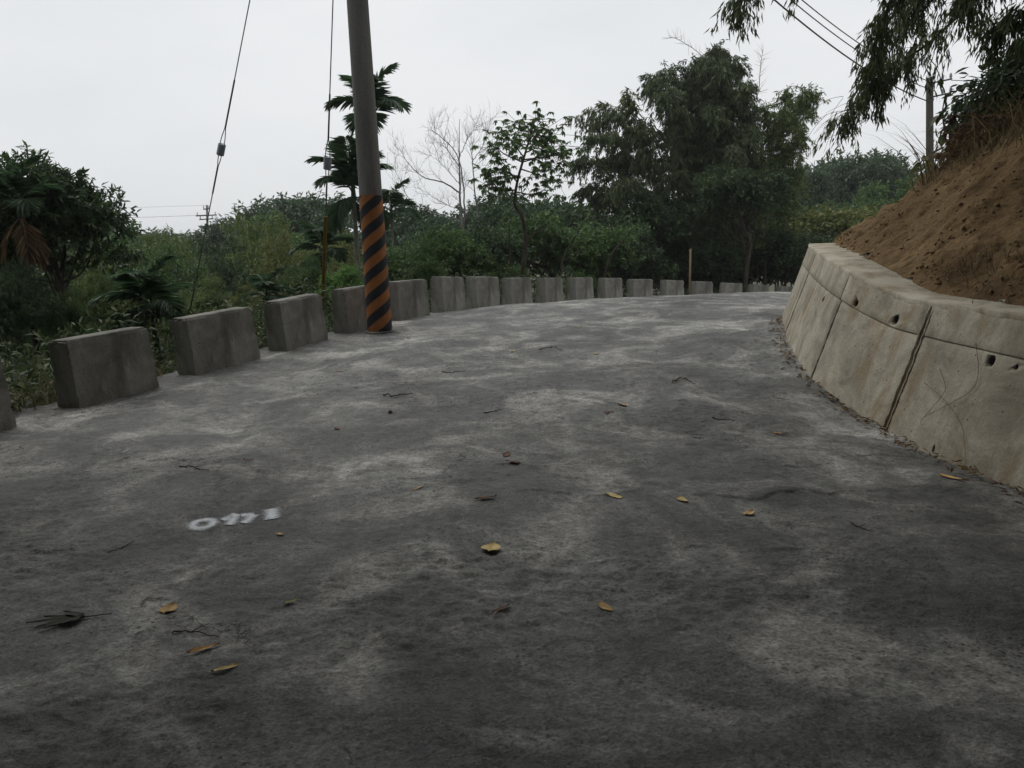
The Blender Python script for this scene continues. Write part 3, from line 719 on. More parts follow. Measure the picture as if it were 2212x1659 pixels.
B3 = tree('bamboo_clump', None, 57, 5.6, (0, 0, 3.0), (2.2, 2.2, 2.5), 60, 46, 9, (.20, .034), 'bamboo_pale', bark='bamboo_culm', trunk_r=.05, lump_r=.27, cat='bamboo', hollow=.15, droop=.9)
B4 = tree('bamboo_clump', None, 59, 5.6, (.2, 0, 3.1), (2.6, 2.2, 2.4), 64, 44, 9, (.20, .034), 'bamboo_pale', bark='bamboo_culm', trunk_r=.05, lump_r=.24, cat='bamboo', hollow=.15, droop=.9)
WOOD = 'trees of the wood beyond the road'
for (pr, label, a, D, vt, wide, rz, mat) in (
    (T1, 'rounded pale green far tree left of the tall palms, above the bamboo', 630, 52, 396, 1.15, 0.3, 'far_leaf'),
    (T2, 'hazy far tree just right of the distant power pole', 505, 62, 462, 1.3, 1.2, 'far_leaf'),
    (T1, 'hazy far tree just left of the distant power pole', 345, 66, 480, 1.4, 2.2, 'far_leaf'),
    (T2, 'far tree low on the skyline between the left big tree and distant power pole', 240, 58, 488, 1.4, 4.0, 'far_leaf'),
    (T3, 'mid green round tree above the valley bamboo at left', 285, 33, 466, 1.0, 5.1, 'mid_leaf'),
    (T3, 'mid green round tree below the rounded pale far tree', 585, 36, 448, .9, 4.1, 'mid_leaf'),
    (T3, 'dark tree behind the left broadleaf tree, at the picture edge', 20, 24, 430, 1.2, 0.4, 'dark_leaf'),
    (T2, 'dark tree filling in just right of the left broadleaf tree', 170, 27, 488, 1.3, 1.4, 'mid_leaf'),
    (T3, 'half hidden tree beyond the left picture edge', -130, 20, 400, 1.2, 2.4, 'dark_leaf'),
    (T3, 'far tree showing beneath the rounded far tree, left of palms', 700, 46, 452, 1.2, 0.9, 'far_leaf'),
    (T2, 'dark far tree just right of the striped pole', 880, 44, 428, 1.0, 2.0, 'far_leaf'),
    (T1, 'far tree behind the foot of the bare white tree', 960, 42, 442, 1.1, 3.0, 'far_leaf'),
    (T2, 'dark tree behind the umbrella tree, right of the bare tree', 1075, 38, 402, .95, 5.0, 'far_leaf'),
    (T1, 'dark tree peeping out under the umbrella tree crown at its right', 1190, 38, 398, 1.0, 1.7, 'far_leaf'),
    (T3, 'dark broad tree filling the gap between umbrella tree and big bamboo', 1280, 36, 440, 1.1, 0.2, 'dark_leaf'),
    (T1, 'rounded dome tree on the right skyline, tallest of its cluster', 1855, 62, 300, .95, 0.5, 'far_leaf'),
    (T2, 'rounded dome tree on the right skyline, beside the bamboo', 1735, 58, 345, .8, 1.5, 'far_leaf'),
    (T1, 'rounded skyline tree between the two taller domes right of bamboo', 1795, 66, 352, .8, 3.5, 'far_leaf'),
    (T2, 'low rounded skyline tree at the right end near the leaning utility pole', 1925, 64, 352, .8, 5.5, 'far_leaf'),
    (T3, 'green tree below the dome trees, above the end of the wall', 1880, 46, 385, .9, 2.5, 'mid_leaf'),
    (T3, 'green tree just left of the far utility pole foot', 1985, 40, 372, .8, 4.5, 'mid_leaf'),
    (T2, 'shaded tree behind the upright bamboo stake', 1480, 40, 420, 1.2, 1.0, 'dark_leaf'),
    (T3, 'shaded tree filling the gap between big bamboo and the dome trees', 1730, 42, 385, 1.1, 3.8, 'dark_leaf'),
    ):
    use(pr, label, a, D, vt, 7.0, wide, rz, mat, 'crown', 'tree', WOOD)
SHR = 'shrubs beyond the guard blocks'
for (pr, label, a, D, vt, wide, rz, mat) in (
    (S1, 'leafy shrub behind the striped pole, right side', 880, 22, 505, 1.0, 0, 'mid_leaf'),
    (S2, 'green shrub behind the guard blocks below the bare tree', 960, 21, 490, 1.0, 1, 'mid_leaf'),
    (S1, 'dark shrub left of the umbrella tree trunk', 1045, 23, 470, 1.0, 2, 'dark_leaf'),
    (S2, 'shrub right of the umbrella tree trunk', 1170, 25, 462, 1.1, 3, 'mid_leaf'),
    (S1, 'shrub with arching boughs under the drooping left bamboo', 1260, 26, 468, 1.2, 4, 'mid_leaf'),
    (S2, 'shaded shrub left of the bamboo stake', 1350, 28, 480, 1.1, 5, 'dark_leaf'),
    (S1, 'deep shaded shrub at the bamboo foot, right of the stake', 1535, 30, 500, 1.1, .7, 'dark_leaf'),
    (S2, 'dark shrub right of the upright tree trunk', 1700, 31, 490, 1.1, 1.7, 'dark_leaf'),
    (S1, 'dark shrub under the huge bamboo, left of the pale trunk', 1580, 33, 520, 1.3, .2, 'dark_leaf'),
    (S2, 'dark shrub at the foot of the left arching bamboo', 1430, 31, 505, 1.3, 1.2, 'dark_leaf'),
    (S1, 'dark shrub right beside the pale trunk of the dark broadleaf tree', 1655, 33, 510, 1.3, 2.2, 'dark_leaf'),
    (S2, 'low dark shrub just above the last guard blocks', 1740, 33, 505, 1.2, 3.2, 'dark_leaf'),
    (S1, 'low dark shrub between stake and arching bamboo', 1480, 34, 520, 1.3, 4.2, 'dark_leaf'),
    (S2, 'low dark shrub filling below the lower dark tree', 1320, 31, 520, 1.2, 5.2, 'dark_leaf'),
    (S1, 'yellowish shrub above the far end of the wall', 1780, 36, 425, 1.2, 2.7, 'olive_leaf'),
    (S2, 'olive shrub at the foot of the earth bank skyline', 1870, 34, 450, 1.2, 3.7, 'olive_leaf'),
    (S1, 'yellow green shrub against the left flank of the earth bank', 1935, 30, 432, 1.0, 4.7, 'olive_leaf'),
    (S2, 'fresh green vine covered bush left of the striped pole', 745, 15.5, 572, .9, 5.2, 'fresh_leaf'),
    (S1, 'small fresh green bush in the gap beside the striped pole', 705, 14.2, 612, .7, 1.2, 'fresh_leaf'),
    (S2, 'low leafy plant behind the block with a round stain', 1255, 23.5, 585, .9, 2.2, 'mid_leaf'),
    (S1, 'low shrub behind the guard blocks left of the umbrella trunk', 1090, 21.5, 560, 1.0, 3.1, 'mid_leaf'),
    (S2, 'low shrub showing above the blocks right of the pole', 925, 18.0, 560, .9, 4.1, 'mid_leaf'),
    ):
    use(pr, label, a, D, vt, 3.0, wide, rz, mat, 'crown', 'shrub', SHR)
BAM = 'pale bamboo clumps down the valley side'
for (pr, label, a, D, vt, wide, rz, mat) in (
    (B3, 'pale green bamboo mound in the valley left of the distant power pole', 310, 27, 472, .9, 0, 'bamboo_pale'),
    (B4, 'olive bamboo mound right of the distant power pole', 545, 26, 440, .8, 1, 'bamboo_pale'),
    (B3, 'yellowish bamboo mound left of the young dark palm', 615, 22, 482, .75, 2, 'olive_leaf'),
    (B4, 'bamboo mound behind the small palm and second block', 440, 19, 580, .8, 3, 'bamboo_pale'),
    (B3, 'bamboo mound under the limbs of the left broadleaf tree', 215, 17.5, 528, .8, 4, 'bamboo_pale'),
    (B4, 'low bamboo mound behind the second and third blocks', 535, 14.6, 605, .8, 5, 'olive_leaf'),
    (B3, 'dark bamboo thicket at the left picture edge', 10, 12.6, 545, .8, .5, 'dark_leaf'),
    (B4, 'dark thicket around the trunk of the left broadleaf tree', 135, 13.4, 612, .75, 2.6, 'mid_leaf'),
    (B4, 'bamboo seen through the gap beside the small palm', 300, 12.4, 655, .8, 1.4, 'bamboo_pale'),
    (B3, 'dark green bamboo mass in the valley behind the small palm', 365, 22, 500, .8, 2.0, 'mid_leaf'),
    (B4, 'dark bamboo mound between the olive one and the yellow guy guard', 662, 17.5, 540, .7, 2.9, 'mid_leaf'),
    (B3, 'shaded bamboo under the left tree, beyond the pale mound', 130, 21, 525, 1.0, 5.9, 'mid_leaf'),
    (B4, 'green bamboo midway between distant pole and slanting guy wire', 478, 23, 490, .75, 4.4, 'dark_leaf'),
    (B3, 'bamboo mound behind the two palms, lower half', 760, 30, 478, .9, 2.4, 'olive_leaf'),
    (B4, 'yellow tipped bamboo mound at the foot of the right skyline trees', 1830, 44, 405, .8, 3.4, 'mid_leaf'),
    (B1, 'feathery bamboo tops standing above the valley mounds at left', 285, 24, 478, .9, 1.0, 'bamboo_pale'),
    (B2, 'feathery bamboo tops standing against the sky by the distant pole', 420, 25, 470, .9, 2.0, 'bamboo_pale'),
    ):
    use(pr, label, a, D, vt, 5.6, wide, rz, mat, 'crown' if pr in (B3, B4) else 'foliage', 'bamboo', BAM)

# ---- the big bamboo beyond the curve
def bamboo_by_tips(label, seed, base, D, tips, mat, leaf=(.22, .044), nodes=30, twigs=5, per=17, tl=.62, hang=.7, spread=.9, culm='bamboo_culm', r=.035):
    """clump whose culms rise from one foot and arch over to the given picture points"""
    rg = np.random.default_rng(seed); f = pt(base, 640, D); fz = float(zground(np.array(f[0]), np.array(f[1]))); root = empty('bamboo_clump', (f[0], f[1], fz)); org = np.array(root.location); P = []; A = []; t = Tubes()
    for (a, b) in tips:
        e = pt(a, b, D + rg.normal() * 1.0) - org; b0 = np.array([rg.normal() * spread, rg.normal() * spread * .6, -.3])
        h = e - b0; side = np.array([h[0], h[1], 0])
        path = rail([b0, b0 + side * .08 + [0, 0, h[2] * .38], b0 + side * .34 + [0, 0, h[2] * .80], b0 + side * .72 + [0, 0, h[2] * 1.02], e], 26)
        t.add(path, r * rg.uniform(.7, 1.1), r * .15, 5, False)
        i0 = int(26 * rg.uniform(.14, .42)); tw = spray(P, A, path[i0:], rg, nodes, twigs, per, leaf, hang, tl)
        for q in tw[::4]: t.add(q[::2], .005, .002, 3, False)
    P = np.vstack(P); A = np.vstack(A); n = len(P)
    link('foliage', leaves_mesh('foliage', P, A, rdir(n, rg) + np.array([0, 0, .8]), leaf[0] * rg.uniform(.6, 1.2, n), leaf[1] * rg.uniform(.8, 1.2, n), .1, .2), M[mat], root); link('culms', t.mesh('culms'), M[culm], root)
    tag(root, label, 'bamboo'); return root
bamboo_by_tips('huge dark bamboo clump towering beyond the road curve', 61, 1540, 32, [(1556, 122), (1515, 150), (1592, 150), (1478, 200), (1400, 172), (1432, 215), (1626, 235), (1605, 195), (1540, 190), (1460, 250), (1575, 235), (1520, 270), (1625, 300), (1480, 320), (1585, 330), (1440, 300), (1550, 300), (1510, 380), (1600, 400), (1450, 390), (1640, 350), (1560, 160), (1535, 140), (1500, 230), (1410, 190), (1570, 200), (1500, 180), (1620, 265), (1470, 280), (1545, 250), (1590, 290), (1520, 330), (1440, 350), (1640, 410), (1490, 420), (1560, 380)], 'bamboo_leaf')
bamboo_by_tips('bamboo arching out to the left of the huge clump', 63, 1440, 31, [(1252, 250), (1290, 262), (1322, 305), (1272, 300), (1240, 352), (1300, 350), (1375, 285), (1345, 340), (1260, 410), (1330, 400), (1380, 350), (1290, 430)], 'bamboo_leaf', tl=.6, hang=.85, nodes=28)
bamboo_by_tips('thin brownish bamboo spray standing up left of the huge clump', 64, 1400, 31.5, [(1352, 215), (1362, 235)], 'olive_leaf', tl=.4, nodes=16, twigs=4, per=10)
bamboo_by_tips('thin yellowish bamboo leaning right of the huge clump', 65, 1650, 31.5, [(1765, 208), (1742, 218), (1700, 215), (1682, 255), (1722, 265), (1750, 240), (1665, 300), (1700, 330), (1655, 250), (1680, 350), (1730, 300), (1715, 380)], 'bamboo_pale', (.19, .036), 24, 5, 15, .52, .5)
stand(tree('broadleaf_tree', 'dark broadleaf tree in front of the huge bamboo with one pale upright trunk', 67, 6.0, (-.1, 0, 4.1), (2.1, 1.9, 1.9), 44, 56, 8, (.15, .06), 'dark_leaf', trunk_r=.10, lump_r=.3, lean=(.2, 0)), 1612, 28, 330, 6.0, 1.0)
stand(tree('broadleaf_tree', 'lower dark tree at the left foot of the huge bamboo', 68, 5.0, (0, 0, 3.3), (2.0, 1.8, 1.7), 40, 52, 8, (.14, .055), 'dark_leaf', trunk_r=.08, lump_r=.3), 1400, 29.5, 405, 5.0, 1.0)
# bare dead bamboo tops
def dead_tops():
    rg = np.random.default_rng(5)
    for label, pts, D in (('thin dry bamboo top bending left above the huge clump', [(1540, 170), (1515, 120), (1470, 88), (1448, 80)], 31.6), ('thin dry bamboo top standing right of the huge clump', [(1636, 260), (1640, 190), (1643, 140), (1648, 112)], 31.4)):
        base = pt(pts[0][0] + 20, 640, D); t = Tubes()
        pp = [base] + [pt(a, b, D) for a, b in pts]; path = rail(pp, 24)
        root = empty('dry_bamboo', (base[0], base[1], float(zground(np.array(base[0]), np.array(base[1])))))
        path[0, 2] = root.location.z - .2
        t.add(path - np.array(root.location), .022, .006, 5)
        for k in range(8, 24):
            for j in range(2):
                d = unit(rdir(1, rg)[0] + np.array([0, 0, .7])); t.add(np.array([path[k], path[k] + d * .22, path[k] + d * .4 + [0, 0, .02]]) - np.array(root.location), .006, .003, 3, False)
        link('culm', t.mesh('culm'), M['dry_culm'], root); tag(root, label, 'bamboo')
dead_tops()

# ---- bare tree and umbrella tree
def bare_tree():
    rg = np.random.default_rng(71); D = 33; foot = pt(1004, 600, D); fz = float(zground(np.array(foot[0]), np.array(foot[1])))
    root = empty('bare_tree', (foot[0], foot[1], fz)); org = np.array(root.location); t = Tubes(); tw = Tubes()
    def P(a, b, dy=0): return pt(a, b, D + dy) - org
    limbs = [([P(1004, 640), P(1000, 520), P(994, 430), P(992, 350), P(993, 256)], .10, .012),
             ([P(1001, 500), P(1004, 440), P(998, 380), P(985, 330), P(945, 290), P(925, 280)], .05, .008),
             ([P(994, 418), P(960, 395), P(915, 383), P(880, 350), P(862, 318)], .045, .007),
             ([P(1003, 480), P(950, 462), P(905, 448), P(860, 435), P(835, 432)], .035, .006),
             ([P(905, 448), P(878, 420), P(862, 385), P(845, 352)], .022, .005),
             ([P(1032, 470), P(1024, 400), P(1020, 340), P(1012, 300)], .045, .008),
             ([P(1020, 350), P(1040, 320), P(1052, 290)], .022, .005), ([P(992, 340), P(1010, 300), P(1030, 272)], .022, .005),
             ([P(993, 360), P(965, 320), P(950, 270)], .025, .005), ([P(994, 400), P(960, 360), P(930, 335)], .022, .005), ([P(1002, 455), P(960, 440), P(920, 415)], .02, .004)]
    def twigs(path, L, depth):
        n = max(3, int(len(path) * .5))
        for k in range(n):
            i = rg.integers(len(path) // 4, len(path)); b = path[i]; td = unit(path[min(i + 1, len(path) - 1)] - path[i - 1])
            d = unit(td * .7 + rdir(1, rg)[0] * .9 + np.array([0, 0, .35])); l = L * rg.uniform(.5, 1.2)
            q = rail([b, b + d * l * .5 + rg.normal(size=3) * .04 * l, b + d * l + np.array([0, 0, .12 * l]) + rg.normal(size=3) * .06 * l], 7)
            tw.add(q, .003 + .0028 * depth, .002, 3, False)
            if depth: twigs(q, L * .55, depth - 1)
    for pp, a, b in limbs:
        path = rail(pp, 20); path += rg.normal(size=path.shape) * .012; t.add(path, a * .8, b * .7, 7); twigs(path, .85, 2)
    link('trunk', t.mesh('trunk'), M['pale_bark'], root); link('twigs', tw.mesh('twigs'), M['pale_bark'], root)
    tag(root, 'leafless whitish tree with fine twigs against the sky', 'tree')
bare_tree()
def umbrella_tree():
    rg = np.random.default_rng(73); D = 20.5; foot = pt(1128, 640, D); fz = float(zground(np.array(foot[0]), np.array(foot[1])))
    root = empty('umbrella_tree', (foot[0], foot[1], fz)); org = np.array(root.location); t = Tubes()
    def P(a, b, dy=0): return pt(a, b, D + dy) - org
    trunk = rail([P(1124, 680), P(1128, 590), P(1136, 530), P(1128, 470), P(1112, 440), P(1118, 390), P(1132, 340), P(1148, 285), P(1150, 268)], 40); t.add(trunk, .06, .018, 7)
    t.add(rail([P(1136, 520), P(1160, 500), P(1185, 480)], 6), .03, .012, 5)
    pp = []; aa = []
    br = [((1118, 395), (1085, 350), (1060, 330)), ((1132, 340), (1100, 300), (1080, 285)), ((1148, 285), (1170, 275), (1200, 290)), ((1140, 310), (1185, 320), (1215, 345)), ((1125, 365), (1170, 380), (1205, 395)),
          ((1120, 380), (1090, 380), (1050, 400)), ((1128, 350), (1160, 345), (1190, 365)), ((1148, 285), (1130, 268), (1105, 262)), ((1148, 280), (1155, 262), (1160, 258)), ((1116, 410), (1080, 410), (1045, 370)), ((1116, 415), (1150, 420), (1180, 410)), ((1145, 300), (1120, 292), (1095, 320)),
          ((1135, 330), (1165, 320), (1180, 345)), ((1130, 345), (1200, 335), (1222, 315)), ((1120, 385), (1075, 365), (1050, 385)), ((1128, 350), (1085, 330), (1072, 305)), ((1145, 295), (1175, 295), (1196, 318))]
    for q in br:
        a = [P(*q[0]), P(*q[1], rg.uniform(-.8, .8)), P(*q[2], rg.uniform(-1.4, 1.4))]; path = rail(a, 10); t.add(path, .02, .008, 5, False)
        for k in (3, 3, 4, 4, 4, 5, 5, 5, 6, 6, 6, 6, 7, 7, 7, 7, 8, 8, 8, 8, 9, 9, 9, 9):
            c = path[k] + rg.normal(size=3) * np.array([.24, .40, .17]); st = path[k]
            t.add([st, c], .006, .005, 3, False); n = rg.integers(8, 12)
            th = np.linspace(0, 2 * np.pi, n, endpoint=False) + rg.random()
            pp.append(np.tile(c, (n, 1))); aa.append(np.stack([np.cos(th), np.sin(th), rg.uniform(-1.1, -.1, n)], -1) + rg.normal(size=3) * .35)
    pp = np.vstack(pp); aa = np.vstack(aa); n = len(pp)
    link('crown', leaves_mesh('crown', pp, aa, np.tile([0, 0, 1.0], (n, 1)), .135 * rg.uniform(.6, 1.2, n), .046 * rg.uniform(.8, 1.2, n), .12, .3, True), M['mid_leaf'], root)
    link('trunk', t.mesh('trunk'), M['bark'], root)
    tag(root, 'slim tree with umbrella like leaf clusters right of the bare tree', 'tree')
umbrella_tree()
def sapling(label, seed, D, pts, r, fork=None):
    rg = np.random.default_rng(seed); f = pt(*pts[0], D); org = np.array([f[0], f[1], float(zground(np.array(f[0]), np.array(f[1])))]); root = empty('sapling', tuple(org)); t = Tubes()
    q = [org + [0, 0, -.2]] + [pt(a, b, D) for a, b in pts[1:]]; path = rail(q, 16) - org; t.add(path, r, r * .35, 6)
    P = [path[-1] + rg.normal(size=(60, 3)) * [.3, .3, .22], path[-3] + rg.normal(size=(30, 3)) * [.2, .2, .15]]
    if fork:
        g = rail([pt(a, b, D) for a, b in fork], 8) - org; t.add(g, r * .55, r * .2, 5, False); P.append(g[-1] + rg.normal(size=(50, 3)) * [.28, .28, .2])
    P = np.vstack(P); n = len(P)
    link('crown', leaves_mesh('crown', P, rdir(n, rg) + np.array([0, 0, -.3]), rdir(n, rg) + np.array([0, 0, 1]), .14 * rg.uniform(.6, 1.2, n), .055, .1, .2, True), M['mid_leaf'], root); link('trunk', t.mesh('trunk'), M['bark'], root); tag(root, label, 'tree')
sapling('slim dark sapling leaning right behind the guard blocks, forked', 301, 22.4, [(1205, 640), (1212, 580), (1232, 530), (1262, 478)], .045, [(1218, 565), (1250, 545), (1285, 520)])
sapling('thin straight sapling just left of the umbrella tree trunk', 302, 21.2, [(1103, 640), (1102, 560), (1100, 500), (1104, 455)], .035)
sapling('thin bent sapling right of the leaning forked one', 303, 23.5, [(1300, 640), (1312, 570), (1345, 520), (1370, 490)], .04)

# ---- palms
def place_palm(root, a, D, v, Htop):
    """put the palm so that its trunk top comes to picture point (a, v)"""
    p = pt(a, v, D); root.location = (p[0], p[1], p[2] - Htop)
    return root
def gz(a, D, v):
    p = pt(a, v, D); return p[2] - float(zground(np.array(p[0]), np.array(p[1])))
h = gz(806, 20, 270); place_palm(palm('areca_palm', 'tallest areca palm, crown half hidden by the striped pole', 81, h, 1.2, 8, .07, (0, 0), (1.45, .45), ll=.42, W=.045), 806, 20, 270, h)
h = gz(764, 18, 428); place_palm(palm('areca_palm', 'second areca palm with upright fronds left of the striped pole', 83, h, 1.12, 8, .07, (0, 0), (1.6, 1.0), ll=.42, W=.045, hang=4), 764, 18, 428, h)
h = gz(702, 19, 560); place_palm(palm('areca_palm', 'young dark palm behind the yellow guy guard', 85, h, .95, 8, .06, (0, 0), (1.4, .1)), 702, 19, 560, h)
h = gz(846, 26, 470); place_palm(palm('areca_palm', 'young palm showing just right of the striped pole', 86, h, 1.0, 8, .06, (0, 0), (1.4, .1)), 846, 26, 470, h)
h = gz(578, 13.5, 655); place_palm(palm('areca_palm', 'low dark palm peeping over the third guard block', 87, h, .55, 7, .05, (0, 0), (1.3, .3)), 578, 13.5, 655, h)
h = gz(332, 10.6, 688); place_palm(palm('areca_palm', 'small dark palm in the gap between first two whole blocks', 89, h, .66, 10, .055, (0, 0), (1.55, -.1), ll=.5, trunk_mat='bark', W=.05), 332, 10.6, 688, h)
h = gz(38, 13.2, 462); place_palm(palm('areca_palm', 'palm with brown dead fronds hanging at the left picture edge', 91, h, .8, 7, .06, (.05, 0), (1.45, .4), dead=3, trunk_mat='bark'), 38, 13.2, 462, h)

# ---- left broadleaf tree with long leaves
def left_tree():
    r = tree('broadleaf_tree', 'dark large leaved tree at the left picture edge with bare low limbs', 95, 6.0, (0, 0, 3.75), (2.05, 1.8, 2.2), 74, 34, 9, (.19, .056), 'dark_leaf', trunk_r=.09, lump_r=.3, lean=(.25, 0), droop=.2, six=True, hollow=.3)
    stand(r, 75, 14.5, 332, 5.9, 1.0)
    return r
left_tree()

# ---- overhanging bamboo on the bank, arching over the road from the right
def overhang():
    rg = np.random.default_rng(101); b0 = np.array([9.2, 8.2]); root = empty('bamboo_clump', (b0[0], b0[1], float(bank_z(b0[0], b0[1])) - .1)); org = np.array(root.location)
    t = Tubes(); P = []; A = []
    paths = [([(2080, 25, 11.2), (1960, 125, 11.6), (1880, 190, 11.8), (1812, 262, 12)], 20, 5, 16, .46),
             ([(2010, -120, 11), (1930, -10, 11.3), (1893, 90, 11.5), (1882, 175, 11.6)], 22, 5, 16, .40),
             ([(2060, -140, 12), (1980, -20, 12.2), (1935, 60, 12.3), (1905, 130, 12.4)], 16, 5, 14, .40),
             ([(1980, -330, 10.5), (1760, -150, 11), (1625, -50, 11.4), (1580, 25, 11.6)], 20, 5, 15, .36),
             ([(2230, -200, 10), (2160, -90, 10.3), (2110, -35, 10.6), (2080, 0, 10.8)], 20, 5, 14, .42),
             ([(2330, -100, 9.5), (2260, 0, 9.8), (2200, 30, 10), (2155, 55, 10.2)], 20, 5, 14, .42),
             ([(2360, -60, 11), (2290, 60, 11.3), (2230, 80, 11.5), (2190, 105, 11.6)], 16, 5, 14, .40),
             ([(2160, -200, 11.5), (2040, -80, 11.8), (1990, -10, 12), (1960, 40, 12)], 18, 5, 14, .40),
             ([(1900, -300, 10.5), (1790, -160, 10.8), (1740, -60, 11), (1715, -10, 11)], 9, 2, 8, .3)]
    for pp, nodes, tw_, per, tl in paths:
        q = [pt(*x) for x in pp]; start = np.array([b0[0] + rg.normal() * .3, b0[1] + rg.normal() * .3, org[2] - .2]); 
        m1 = start + (q[0] - start) * .35 + np.array([.3, 0, 2.2])
        path = rail([start, m1] + q, 40) - org
        t.add(path, .03, .006, 5, False)
        tw = spray(P, A, path[14:], rg, nodes, tw_, per, None, .85, tl)
        for w in tw[::2]: t.add(w[::2], .004, .002, 3, False)
    # bare dry twigs at the tips
    for k in range(14):
        b = pt(1830 + rg.normal() * 25, 235 + rg.normal() * 18, 12) - org; d = unit(np.array([-.8, .1, -.45]) + rg.normal(size=3) * .35)
        t.add(rail([b, b + d * .25, b + d * .5 + np.array([0, 0, -.1])], 5), .004, .002, 3, False)
    P = np.vstack(P); A = np.vstack(A); n = len(P)
    link('foliage', leaves_mesh('foliage', P, A, rdir(n, rg) + np.array([0, 0, .5]), .15 * rg.uniform(.55, 1.25, n), .024 * rg.uniform(.8, 1.2, n), .1, .2), M['bamboo_leaf'], root)
    link('culms', t.mesh('culms'), M['bamboo_culm'], root)
    tag(root, 'bamboo hanging over the earth bank in the upper right corner', 'bamboo')
overhang()
# the same grove goes on along the bank behind the viewer and roofs the near road
G = bamboo('bamboo_clump', None, 111, 30, 9.0, 4.2, 17, 4, 12, (.26, .05), start=.25, tl=.9, base_r=.7, droop=.42)
for i, (x, y, s, label) in enumerate(((5.6, -1.5, 1.0, 'bamboo of the roadside grove beside the viewer'), (6.4, 3.0, 1.0, 'bamboo of the roadside grove on the near bank'), (5.2, -6.0, 1.05, 'bamboo of the roadside grove behind the viewer'),
                        (-7.2, -3.0, .95, 'bamboo of the grove across the road behind the viewer'), (-8.6, 2.0, .95, 'bamboo of the grove across the road beside the viewer'), (-1.0, -8.5, 1.1, 'bamboo of the grove at the bend behind the viewer'), (10.5, 6.5, 1.1, 'bamboo of the roadside grove high on the right bank'), (12.5, 10.0, 1.1, 'bamboo of the roadside grove farthest up the right bank'), (9.5, 2.5, 1.1, 'bamboo of the roadside grove above the near wall'), (-9.6, 5.2, 1.0, 'bamboo of the grove across the road, outermost on the left'), (-10.5, -.5, 1.1, 'bamboo of the grove across the road, well off to the left'), (3.0, -11, 1.2, 'bamboo of the grove down the road behind'), (-5.5, -10, 1.2, 'bamboo of the grove down the road behind, valley side'))):
    r = G if i == 0 else copy_tree(G); z = float(bank_z(np.array(x), np.array(y))) if x > 3.5 else float(zground(np.array(x), np.array(y)))
    r.location = (x, y, z); r.rotation_euler = (0, 0, i * 1.1); r.scale = (s, s, s); tag(r, label, 'bamboo', 'bamboo grove around the near road')
# unseen trees added for shade, wide flattened crowns set to darken the near road
K = tree('shade_tree', None, 121, 9.5, (1.2, 0, 7.6), (5.4, 5.4, 2.0), 80, 85, 7, (.30, .13), 'dark_leaf', trunk_r=.22, lump_r=.24, hollow=.1, flat=.6)
for i, (x, y, s, rz, label) in enumerate(((6.6, -3.6, 1.0, 3.0, 'unseen spreading tree added for shade on the bank behind the viewer'), (7.2, 4.3, (1.2, 1.2, .62), 3.1, 'unseen spreading tree added for shade on the bank beside the viewer'), (-7.4, -2.6, 1.1, .1, 'unseen spreading tree added for shade across the road behind the viewer'),
                                          (-7.6, 3.0, (1.25, 1.25, 1.05), .0, 'unseen spreading tree added for shade across the road beside the viewer'), (6.2, .0, (1.15, 1.15, .7), 3.0, 'unseen spreading tree added for shade on the bank closest to the viewer'), (-1.0, -9.0, 1.1, 1.5, 'unseen spreading tree added for shade at the bend behind the viewer'))):
    r = K if i == 0 else copy_tree(K); z = float(bank_z(np.array(x), np.array(y))) if x > 3.5 else float(zground(np.array(x), np.array(y)))
    r.location = (x, y, z - (1.2 if x > 3.5 else 0)); r.rotation_euler = (0, 0, rz); r.scale = (s, s, s) if not isinstance(s, tuple) else s; tag(r, label, 'tree', 'unseen trees added to shade the near road')

# ------------------------------------------------------------------ utility pole with hazard stripes
def pole_material():
    m, nt, o = new_mat('pole_concrete'); v = coords(nt); v2 = coords(nt, (1, 1, .15))
    a = ramp(nt, [(.3, (.13, .125, .115)), (.55, (.185, .18, .165)), (.75, (.235, .23, .215))], noise(nt, v2, 6, 6))
    g = ramp(nt, [(.3, .75), (.7, 1.15)], noise(nt, v, 40, 4)); c = mixc(nt, .7, a.outputs['Color'], g.outputs['Color'], 'MULTIPLY')
    finish(nt, o, c, .9, noise(nt, v, 60, 3), .25, .004, .2); return m
M['pole'] = pole_material()
def paint(name, col, worn):
    m, nt, o = new_mat(name); v = coords(nt)
    n = noise(nt, v, 5, 7, .6); c = ramp(nt, [(.25, [x * .7 for x in col]), (.5, col), (.75, [x * 1.18 for x in col])], n)
    w = ramp(nt, [(.66, 0.0), (.70, worn)], noise(nt, v, 18, 6)); cc = mixc(nt, w.outputs['Color'], c.outputs['Color'], (.17, .16, .145))
    finish(nt, o, cc, .7, noise(nt, v, 50, 3), .2, .003, .3); return m
M['orange'] = paint('orange_paint', (.33, .125, .035), .8)
M['black'] = paint('black_paint', (.020, .021, .026), .35)
PB = pt(821, 716, 11.7); PB[2] = float(zroad(PB[0], PB[1])); POLE_R0, POLE_TAPER, POLE_H = .178, .0065, 10.8
pole_dir = pt(772, 0, 11.7) - PB; pole_dir = pole_dir / pole_dir[2]        # per metre of height
def pole_at(h): return PB + pole_dir * h
def pole_r(h): return POLE_R0 - POLE_TAPER * h
pole_root = empty('utility_pole', tuple(PB)); tag(pole_root, 'grey concrete utility pole with orange and black stripes at its foot', 'utility pole')
def pole_shell(h0, h1, n, off, sides=40):
    hs = np.linspace(h0, h1, n); th = np.linspace(0, 2 * np.pi, sides, endpoint=False); V = []
    for h in hs:
        c = pole_dir * h; V += [c + np.array([math.cos(q), math.sin(q), 0]) * (pole_r(h) + off) for q in th]
    return V, grid_faces(n, sides, True)
V, F_ = pole_shell(-.4, POLE_H, 60, 0.0)
me = mesh_np('shaft', V, F_, True); link('shaft', me, M['pole'], pole_root)
